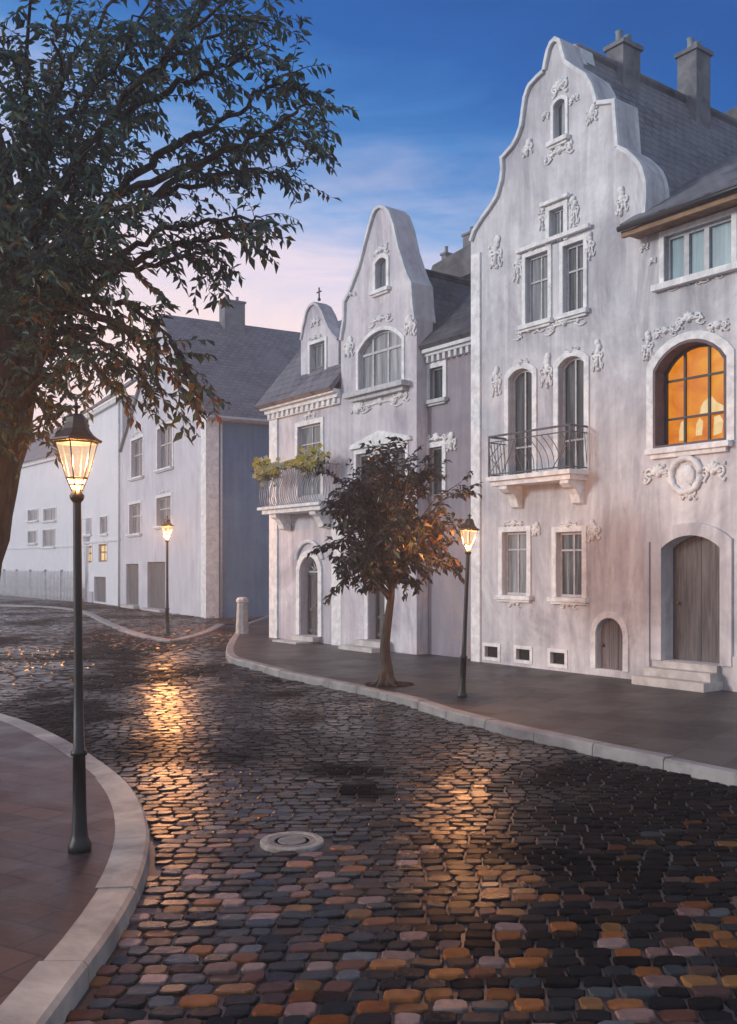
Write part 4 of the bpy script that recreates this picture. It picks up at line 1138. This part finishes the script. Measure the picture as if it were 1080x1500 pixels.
# ================================================================== STREET LAMPS, BOLLARD
def street_lamp(base, k, label, power, lean=0, hk=1.0):
    t = thing('street_lamp', base, label, 'street lamp', 'street lamps along the kerbs'); B = Vector(base)
    def z(v): return v * k
    mb = MB()
    mb.lathe(B, [(r * k * hk, z(h)) for r, h in [(.085, -.02), (.085, .05), (.065, .09), (.058, .14), (.050, .3), (.046, .70), (.060, .705), (.060, .735), (.042, .75), (.034, 1.2), (.030, 2.55), (.030, 2.565)]], 14)
    mb.build('post', M['iron'], t, True)
    mb = MB(); mb.lathe(B, [(r * k * hk, z(h)) for r, h in [(.031, 2.566), (.050, 2.59), (.055, 2.615), (.040, 2.635), (.034, 2.66)]], 14); mb.build('collar', M['iron'], t, True)
    h0, h1, h2 = 2.65, 2.745, 3.005   # cradle bottom, glass bottom, glass top
    r0, r1, r2 = .036, .075, .152
    def hexpt(r, h, j): a = PI / 3 * j + PI / 6; return B + Vector((math.cos(a) * r * k * hk, math.sin(a) * r * k * hk, z(h)))
    mb = MB()
    for j in range(6):
        mb.tube([hexpt(r0, h0, j), hexpt(r1, h1, j), hexpt(r2, h2, j)], .0055 * k * hk, 5)
        for rr_, hh_, rad in ((r1, h1, .008), (r2, h2, .008), ((r0 + r1) / 2, (h0 + h1) / 2, .005)): mb.tube([hexpt(rr_, hh_, j), hexpt(rr_, hh_, j + 1)], rad * k * hk, 5)
    lf = mb.build('lantern_frame', M['iron'], t)
    mb = MB()
    for j in range(6):
        i_ = .985; mb.add([hexpt(r1 * i_, h1, j), hexpt(r1 * i_, h1, j + 1), hexpt(r2 * i_, h2, j + 1), hexpt(r2 * i_, h2, j)], [(0, 1, 2, 3)])
    mb.build('lantern_glass', M['lantern'], t)
    mb = MB()
    for j in range(6):
        i_ = .97; mb.add([hexpt(r0 * i_, h0, j), hexpt(r0 * i_, h0, j + 1), hexpt(r1 * i_, h1, j + 1), hexpt(r1 * i_, h1, j)], [(0, 1, 2, 3)])
    mb.build('lower_glass', M['clear'], t)
    mb = MB(); 
    mb.lathe(B, [(r * k * hk, z(h)) for r, h in [(.05, h2 + .006), (.178, h2 + .006), (.188, h2 + .016), (.188, h2 + .026), (.165, h2 + .034), (.125, h2 + .062), (.098, h2 + .10), (.082, h2 + .145), (.072, h2 + .185), (.052, h2 + .208), (.02, h2 + .214)]], 6, PI / 6)
    mb.build('lantern_roof', M['iron'], t)
    mb = MB(); mb.lathe(B, [(r * k * hk, z(h)) for r, h in [(.012, h2 + .21), (.012, h2 + .25), (.034, h2 + .262), (.034, h2 + .27), (.011, h2 + .28), (.013, h2 + .292), (.003, h2 + .305)]], 10); mb.build('finial', M['iron'], t, True)
    li = bpy.data.lights.new('lamp_bulb', 'POINT'); li.energy = power; li.color = (1, .40, .12); li.shadow_soft_size = .045 * k
    lo = bpy.data.objects.new('lamp_bulb', li); COL.objects.link(lo); lo.parent = t; lo.location = (0, 0, z(2.87))
    t.rotation_euler = (0, lean, 0)
    return t
b1 = gp(117, 1246, ZP); b2 = gp(677, 1021, ZP); b3 = gp(245, 930, ZF)
street_lamp(b1, 3.29 / 3.31, 'large lit street lamp with black bell roof nearest on the left kerb', 420, -.008)
street_lamp(b2, 2.93 / 3.31, 'lit street lamp leaning slightly beside the small leafy tree', 640, math.radians(2.4), 1.12)
street_lamp(b3, 3.74 / 3.31, 'small distant lit street lamp in front of the white corner house', 2000, 0, 1.1)

bo = gp(355, 928, ZP)
bt = thing('stone_bollard', bo, 'pale conical stone bollard at the pavement corner', 'bollard')
mb = MB(); mb.lathe(bo, [(.215, -.02), (.21, .05), (.185, .5), (.165, .93), (.16, .96)], 8, .3); mb.build('shaft', M['bollard'], bt)
mb = MB(); mb.lathe(bo, [(.165, .965), (.195, .975), (.195, 1.05), (.15, 1.11), (.05, 1.13)], 8, .3); mb.build('cap', M['frame'], bt)

# ================================================================== TREES
def leaf(mb, p, d, up, L, W, col):
    d = d.normalized(); s = d.cross(up)
    if s.length < 1e-4: s = d.orthogonal()
    s.normalize(); n = s.cross(d)
    m = p + d * L * .45
    tip = p + d * L - n * L * .12
    mb.add([p, m + s * W / 2 + n * W * .18, tip, m - s * W / 2 + n * W * .18], [(0, 1, 2), (0, 2, 3)], col)
def rv(r, s=1): return Vector((r.gauss(0, s), r.gauss(0, s), r.gauss(0, s)))

def twig_leaves(cr, tw, p, d, length, n, L, W, r, colf, droop=.5, trad=.006):
    pts = [p]; dd = d.normalized(); q = p.copy()
    for i in range(5):
        dd = (dd + rv(r, .12) + Vector((0, 0, -droop * .12))).normalized(); q = q + dd * length / 5; pts.append(q.copy())
    tw.tube(pts, [trad * (1 - i / 7) for i in range(6)], 4)
    for i in range(n):
        t = (i + r.random()) / n; t = .12 + .88 * t
        k = min(4, int(t * 5)); f = t * 5 - k
        a = pts[k].lerp(pts[k + 1], f); td = (pts[k + 1] - pts[k]).normalized()
        side = td.cross(Vector((0, 0, 1)))
        if side.length < .01: side = Vector((1, 0, 0))
        side.normalize()
        ld = td * .5 + side * (1 if i % 2 else -1) * r.uniform(.4, 1.1) + Vector((0, 0, -droop * r.uniform(.1, 1.1))) + rv(r, .3)
        s = r.uniform(.5, 1.4)
        leaf(cr, a, ld, Vector((0, 0, 1)) + rv(r, .5), L * s, W * s * r.uniform(.8, 1.2), colf(a, r))

# --- large tree on the left pavement
rt = random.Random(21)
def tp(px, py, d): return Vector(((px - CX) / FPX * d, d, CAM_H + (HZ - py) / FPX * d))
TB = Vector((-4.95, 10.6, ZP))
T = thing('broadleaf_tree', TB, 'large dark tree overhanging from the left edge above the near street lamp', 'tree')
trunk = MB(); limbs = MB(); crown = MB()
tpts = [TB + Vector((0, 0, -.05)), TB + Vector((.08, 0, .5)), Vector((-4.78, 10.55, 1.2)), Vector((-4.52, 10.5, 2.1)), Vector((-4.28, 10.5, 3.1)), Vector((-4.06, 10.5, 4.2)), Vector((-4.02, 10.5, 5.2)), Vector((-4.15, 10.5, 6.4)), Vector((-4.45, 10.6, 7.8)), Vector((-4.7, 10.7, 9.4)), Vector((-4.8, 10.7, 10.8))]
trad_ = [.66, .54, .48, .44, .41, .38, .32, .25, .18, .11, .04]
ts = smooth_line([(*p, ) for p in tpts], 4)
tr_ = [trad_[min(i // 4, 10)] + (trad_[min(i // 4 + 1, 10)] - trad_[min(i // 4, 10)]) * (i % 4) / 4 for i in range(len(ts))]
trunk.tube(ts, [q * rt.uniform(.96, 1.05) for q in tr_], 14)
def big_col(p, r):
    # odd autumn leaves; autumn and lamplight both put into the lowest boughs' colour
    low = max(0, min(1, (5.1 - p.z) / 1.3)) * max(0, min(1, (p.x + 4.2) / 1.2))
    q = r.random()
    if q < .015 + .30 * low: return r.choice([(.26, .085, .02), (.30, .14, .035), (.20, .06, .02), (.34, .2, .06)])
    if q < .12 + .42 * low: return r.choice([(.085, .11, .03), (.12, .14, .035), (.06, .085, .03), (.15, .15, .05)])
    j = r.uniform(.6, 1.3); c = r.choice([(.06, .135, .105), (.085, .165, .12), (.065, .125, .13), (.11, .165, .085), (.035, .07, .066)])
    return tuple(x * j for x in c)
boughs = [
    ([(70, 330), (150, 210), (250, 110), (340, 60), (430, 25)], 10.2, 10.6), ([(80, 300), (190, 160), (300, 60), (420, -30)], 9.6, 9.4), ([(60, 200), (140, 60), (260, -60)], 10.4, 11),
    ([(70, 380), (180, 290), (280, 220), (370, 180), (450, 130), (500, 100)], 10.2, 9.8), ([(180, 290), (300, 250), (400, 210), (470, 180), (516, 150)], 10.1, 9.4),
    ([(70, 420), (190, 330), (300, 275), (400, 250), (490, 255)], 10.3, 10.9), ([(240, 300), (330, 240), (420, 215), (505, 205)], 10.3, 11.2),
    ([(60, 460), (160, 390), (260, 345), (350, 320), (436, 316)], 10.2, 9.6), ([(60, 470), (150, 420), (260, 385), (330, 370), (372, 385)], 10.4, 10.8), ([(160, 395), (260, 370), (340, 350), (415, 345)], 10, 10.2),
    ([(50, 500), (120, 450), (200, 440), (260, 480), (300, 520)], 10.2, 9.6), ([(120, 450), (210, 480), (270, 530), (330, 570)], 10.0, 9.2), ([(50, 520), (110, 480), (170, 500), (230, 545), (262, 580)], 10.5, 11),
    ([(40, 540), (90, 500), (140, 520), (180, 570)], 10.4, 9.4), ([(60, 480), (100, 380), (130, 250), (150, 100)], 10.6, 11.6), ([(50, 420), (60, 260), (40, 100), (60, -60)], 10.4, 9), ([(30, 500), (-60, 420), (-180, 300)], 10.4, 9.6),
    ([(30, 540), (-60, 500), (-160, 520)], 10.5, 11), ([(20, 400), (-80, 240), (-160, 60)], 10.5, 11.8), ([(60, 300), (90, 100), (160, -120)], 10.4, 12.2), ([(60, 420), (160, 260), (240, 160)], 10.6, 12.6), ([(60, 440), (140, 330), (220, 300)], 10.4, 8.4), ([(40, 330), (30, 180), (-60, 20)], 10.3, 8.2),
    ([(70, 350), (130, 180), (200, 60), (280, -10)], 10.5, 11.4), ([(60, 480), (100, 420), (140, 380), (210, 400)], 10.4, 8.8), ([(200, 170), (300, 120), (370, 100), (420, 80)], 9.9, 9.6), ([(260, 110), (330, 20), (400, -40)], 10.2, 10.6), ([(40, 580), (70, 590), (110, 600), (30, 640)], 10.5, 10),
    ([(50, 520), (30, 440), (10, 380), (-40, 360)], 10.2, 9.2), ([(60, 430), (40, 360), (10, 280), (20, 200)], 10.2, 9.0), ([(60, 320), (30, 240), (50, 160), (20, 90)], 10.2, 9.0), ([(60, 300), (60, 200), (100, 120), (90, 40)], 10.2, 9.3),
    ([(60, 480), (110, 430), (130, 380), (170, 340)], 10.2, 9.2), ([(60, 380), (110, 320), (120, 260), (160, 210)], 10.2, 9.2), ([(50, 560), (20, 560), (-10, 600), (-30, 640)], 10.2, 9.6), ([(60, 260), (120, 160), (200, 90), (230, 20)], 10.2, 9.4), ([(60, 540), (80, 470), (60, 410), (90, 350)], 10.0, 9.0), ([(60, 560), (100, 540), (130, 500), (200, 510)], 10.1, 9.6)]
for bi, (px, d0, d1) in enumerate(boughs):
    n = len(px); px = [(x - 58 * max(0, min(1.1, x / 480)), y) for x, y in px]
    P = [tp(x, y, d0 + (d1 - d0) * i / (n - 1)) for i, (x, y) in enumerate(px)]
    # root the bough in the trunk
    best = min(ts, key=lambda q: (Vector(q) - P[0]).length + max(0, q[2] - P[0].z + .3) * 2)
    if bi not in (4, 6, 9, 11, 25, 26):
        P = [Vector(best)] + P
    S = smooth_line(P, 6); S = [q + rv(rt, .025) for q in S]; m = len(S)
    r0 = .05 if m > 25 else .038
    limbs.tube(S, [r0 * (1 - i / m) ** .9 + .008 for i in range(m)], 6)
    tot = sum((b - a).length for a, b in zip(S, S[1:]))
    nt_ = int(tot * 8.5)
    for k in range(nt_):
        t = .22 + .78 * (k + rt.random()) / nt_
        i = min(m - 2, int(t * (m - 1))); p = S[i].lerp(S[i + 1], t * (m - 1) - i)
        bd = (S[i + 1] - S[i]).normalized()
        d = bd * .9 + rv(rt, .55) + Vector((0, 0, -.12))
        twig_leaves(crown, limbs, p, d, rt.uniform(.3, .72), rt.randint(11, 19), .118, .048, rt, big_col, .75)
    twig_leaves(crown, limbs, S[-1], S[-1] - S[-3], .5, 12, .118, .048, rt, big_col, .7)
trunk.build('trunk', M['bark'], T, True); limbs.build('limbs', M['bark'], T, True); crown.build('crown', M['leaf'], T)

# --- small tree at the kerb
SB = gp(566, 1004, ZP)
D2 = SB.y
St = thing('young_street_tree', SB, 'small round crowned tree with dark leaves on the right pavement edge', 'tree')
trunk = MB(); limbs = MB(); crown = MB(); rs = random.Random(4)
tpx = [(566, 1006), (567, 980), (564, 950), (567, 920), (571, 890), (574, 865), (572, 830), (576, 790), (580, 740), (584, 690)]
tP = [tp(x, y, D2 + .02 * math.sin(i)) for i, (x, y) in enumerate(tpx)]
S = smooth_line(tP, 4); m = len(S)
trunk.tube(S, [max(.012, (.17 - .10 * min(1, i / 6) * .9 if i < 6 else .085 * (1 - (i - 6) / (m - 5)) + .01)) for i in range(m)], 10)
for k in range(5):
    a = 2 * PI * k / 5 + .3; q = SB + Vector((math.cos(a) * .32, math.sin(a) * .32, -.02)); trunk.tube([SB + Vector((math.cos(a) * .06, math.sin(a) * .06, .22)), SB + Vector((math.cos(a) * .14, math.sin(a) * .14, .06)), q], [.06, .05, .015], 6)
def small_col(p, r):
    right = max(0, min(1, (p.x - SB.x - .1) / 1.1)) * max(0, min(1, (4.2 - p.z) / 1.6))  # orange leaves: lamplight put into the colour low on the lamp side
    q = r.random()
    if q < .02 + .14 * right: return r.choice([(.24, .085, .02), (.3, .14, .04), (.18, .06, .025), (.34, .2, .07)])
    if q < .2: return r.choice([(.06, .085, .03), (.08, .09, .05)])
    j = r.uniform(.6, 1.4); c = r.choice([(.026, .030, .036), (.038, .042, .046), (.048, .046, .055), (.03, .042, .034)])
    return tuple(x * j for x in c)
cen = tp(580, 768, D2)
for k in range(58):
    i = rs.randint(int(m * .46), m - 2); p0 = S[i]
    for _ in range(40):
        v_ = rv(rs).normalized()
        tgt = cen + Vector((v_.x * 1.08, v_.y * 1.08, v_.z * 1.33))
        if v_.z > -.78: break
    # crown wider in the middle, pointed at the top
    if tgt.z > cen.z + .7: tgt.x = cen.x + (tgt.x - cen.x) * .75
    mid = p0.lerp(tgt, .5) + Vector((0, 0, .12)) + rv(rs, .06)
    Q = smooth_line([p0, mid, tgt], 5)
    limbs.tube(Q, [.03 * (1 - i / len(Q)) + .006 for i in range(len(Q))], 5)
    nt_ = 13
    for j in range(nt_):
        t = .25 + .75 * (j + rs.random()) / nt_; ii = min(len(Q) - 2, int(t * (len(Q) - 1)))
        p = Q[ii].lerp(Q[ii + 1], t * (len(Q) - 1) - ii); d = (Q[ii + 1] - Q[ii]).normalized() + rv(rs, .7)
        twig_leaves(crown, limbs, p, d, rs.uniform(.2, .42), rs.randint(8, 13), .135, .066, rs, small_col, .7, .004)
for x, y in [(582, 656), (560, 672), (604, 668), (676, 706), (690, 712), (478, 690), (476, 800), (486, 866), (668, 836), (640, 690)]:
    q = tp(x, y, D2 + rs.uniform(-.4, .4)); c_ = cen + (q - cen) * .6
    limbs.tube([S[int(m * .7)], c_, q], [.02, .012, .005], 5)
    for j in range(4): twig_leaves(crown, limbs, c_.lerp(q, .3 + j * .22), (q - c_) + rv(rs, .1), .28, 10, .13, .064, rs, small_col, .7, .004)
trunk.build('trunk', M['bark_small'], St, True); limbs.build('limbs', M['bark_small'], St, True); crown.build('crown', M['leaf_small'], St)

# --- flowers on the middle balcony
def flowers(p0, p1, label, n, seed, spread, trail):
    r = random.Random(seed); o = thing('balcony_flowers', p0, label, 'flowers', 'flowers on the bulging balcony')
    fo = MB(); pe = MB()
    for i in range(n):
        t = r.random(); p = Vector(p0).lerp(Vector(p1), t) + Vector((r.gauss(0, spread), r.gauss(0, spread), r.gauss(.04, spread)))
        d = rv(r); d.z -= trail * r.random()
        fo_n = r.randint(2, 4)
        for k in range(fo_n): leaf(fo, p + rv(r, .03), rv(r) + Vector((0, 0, -trail * .5)), rv(r), r.uniform(.08, .15), .06, r.choice([(.09, .14, .03), (.16, .19, .04), (.13, .17, .05), (.06, .10, .03)]))
        if r.random() < .85:
            c = p + Vector((r.gauss(0, .03), -.05 - r.random() * .06, r.random() * .08))
            col = r.choice([(.85, .72, .16), (.9, .8, .36), (.8, .64, .08), (.92, .86, .55)])
            for k in range(5): a = 2 * PI * k / 5; leaf(pe, c, Vector((math.cos(a), -.3, math.sin(a))), Vector((0, -1, 0)), .085, .08, col)
    fo.build('foliage', M['leaf'], o); pe.build('blossoms', M['petal'], o)
zt_ = zb + hb
fu = lambda x: F.u(x, vp + .05)
flowers(F.p(fu(381), vp + .03, zt_ - .02), F.p(fu(402), vp + .08, zt_ - .1), 'clump of cream and yellow flowers on the left corner of the bulging balcony', 150, 1, .13, 1.4)
flowers(F.p(fu(446), vp + .06, zt_ + .06), F.p(fu(468), vp + .1, zt_ - .03), 'bright yellow flower clump at the middle of the bulging balcony rail', 170, 2, .12, 1.2)
flowers(F.p(fu(404), vp + .04, zt_ + .0), F.p(fu(445), vp + .04, zt_ + .05), 'thin green garland trailing along the balcony rail between two flower clumps', 40, 3, .03, .5)

# ================================================================== AIR, SKY, LIGHT, CAMERA
hz = bpy.data.materials.new('haze'); hz.use_nodes = True; nt = hz.node_tree; nt.nodes.clear()
out = nt.nodes.new('ShaderNodeOutputMaterial'); pv = nt.nodes.new('ShaderNodeVolumePrincipled')
pv.inputs['Color'].default_value = (.86, .88, .93, 1); pv.inputs['Density'].default_value = .0042; pv.inputs['Anisotropy'].default_value = .45
nt.links.new(pv.outputs[0], out.inputs['Volume'])
mb = MB(); mb.hexa([Vector(p) for p in [(-155, -135, -1.2), (155, -135, -1.2), (155, 175, -1.2), (-155, 175, -1.2), (-155, -135, 16.2), (155, -135, 16.2), (155, 175, 16.2), (-155, 175, 16.2)]])
ho = mb.build('haze', hz); ho['kind'] = 'stuff'

SUN_AZ = Vector((-.97, -.24)).normalized(); SUN_EL = math.radians(13)
w = bpy.data.worlds.new('World'); SC.world = w; w.use_nodes = True; nt = w.node_tree; nt.nodes.clear()
out = nt.nodes.new('ShaderNodeOutputWorld')
sky = nt.nodes.new('ShaderNodeTexSky'); sky.sky_type = 'NISHITA'; sky.sun_disc = False
sky.sun_elevation = SUN_EL; sky.sun_rotation = math.atan2(SUN_AZ.x, SUN_AZ.y)
sky.air_density = 1.4; sky.dust_density = .4; sky.ozone_density = 3
tc = nt.nodes.new('ShaderNodeTexCoord')
sx = nt.nodes.new('ShaderNodeSeparateXYZ'); nt.links.new(tc.outputs['Generated'], sx.inputs[0])
# dusk colours by height, warmer and lower on the left of the street
ad_ = nt.nodes.new('ShaderNodeMath'); ad_.operation = 'MULTIPLY_ADD'; nt.links.new(sx.outputs['X'], ad_.inputs[0]); ad_.inputs[1].default_value = .22; nt.links.new(sx.outputs['Z'], ad_.inputs[2])
cn = noise_tex(nt, coords(nt, (1.2, 1.2, 4.5), (0, .35, 0), 'Generated'), 2.6, 7, .62, .9)
wob = nt.nodes.new('ShaderNodeMath'); wob.operation = 'MULTIPLY_ADD'; nt.links.new(maprange(nt, cn, .25, .75, -1, 1), wob.inputs[0]); wob.inputs[1].default_value = .035; nt.links.new(ad_.outputs[0], wob.inputs[2])
rp_ = ramp(nt, [(0, (1.25, .98, .88)), (.20, (1.15, .92, .90)), (.27, (.78, .74, .92)), (.34, (.25, .44, .80)), (.40, (.05, .24, .62)), (.48, (.006, .115, .44)), (.60, (.004, .065, .29)), (1, (.004, .04, .18))])
nt.links.new(wob.outputs[0], rp_.inputs[0])
cl_ = noise_tex(nt, coords(nt, (1.0, 1.0, 6.0), (.1, .42, 0), 'Generated'), 3.4, 8, .6, .5)
lowm = maprange(nt, wob.outputs[0], .27, .43, 1, 0)
cf = nt.nodes.new('ShaderNodeMath'); cf.operation = 'MULTIPLY'; nt.links.new(maprange(nt, cl_, .42, .66, 0, .7), cf.inputs[0]); nt.links.new(lowm, cf.inputs[1])
skc = mixc(nt, cf.outputs[0], rp_.outputs[0], (1.1, .88, .92))
skc = mixc(nt, maprange(nt, sx.outputs['Y'], .15, -.35, 0, 1), skc, (.54, .62, .76))
bg1 = nt.nodes.new('ShaderNodeBackground'); nt.links.new(skc, bg1.inputs[0]); bg1.inputs[1].default_value = 1.0
bg2 = nt.nodes.new('ShaderNodeBackground'); nt.links.new(sky.outputs[0], bg2.inputs[0]); bg2.inputs[1].default_value = .006
ash = nt.nodes.new('ShaderNodeAddShader'); nt.links.new(bg1.outputs[0], ash.inputs[0]); nt.links.new(bg2.outputs[0], ash.inputs[1])
nt.links.new(ash.outputs[0], out.inputs['Surface'])

sl_ = bpy.data.lights.new('sun', 'SUN'); sl_.energy = 2.1; sl_.angle = math.radians(11); sl_.color = (1, .975, .945)
so = bpy.data.objects.new('sun', sl_); COL.objects.link(so)
sd_ = Vector((SUN_AZ.x * math.cos(SUN_EL), SUN_AZ.y * math.cos(SUN_EL), math.sin(SUN_EL)))
so.rotation_euler = sd_.to_track_quat('Z', 'Y').to_euler(); so.location = (-20, -10, 20)

cd = bpy.data.cameras.new('camera'); co = bpy.data.objects.new('camera', cd); COL.objects.link(co)
co.location = (0, 0, CAM_H); co.rotation_euler = (PI / 2, 0, 0)
cd.sensor_fit = 'HORIZONTAL'; cd.sensor_width = 36; cd.lens = 36 * FPX / 1080; cd.shift_y = 80 / 1080
cd.clip_start = .1; cd.clip_end = 1000
SC.camera = co
SC.view_settings.view_transform = 'Standard'; SC.view_settings.look = 'None'; SC.view_settings.exposure = 0; SC.view_settings.gamma = 1
SC.cycles.use_denoising = True
SC.cycles.volume_bounces = 1
SC.cycles.max_bounces = 8
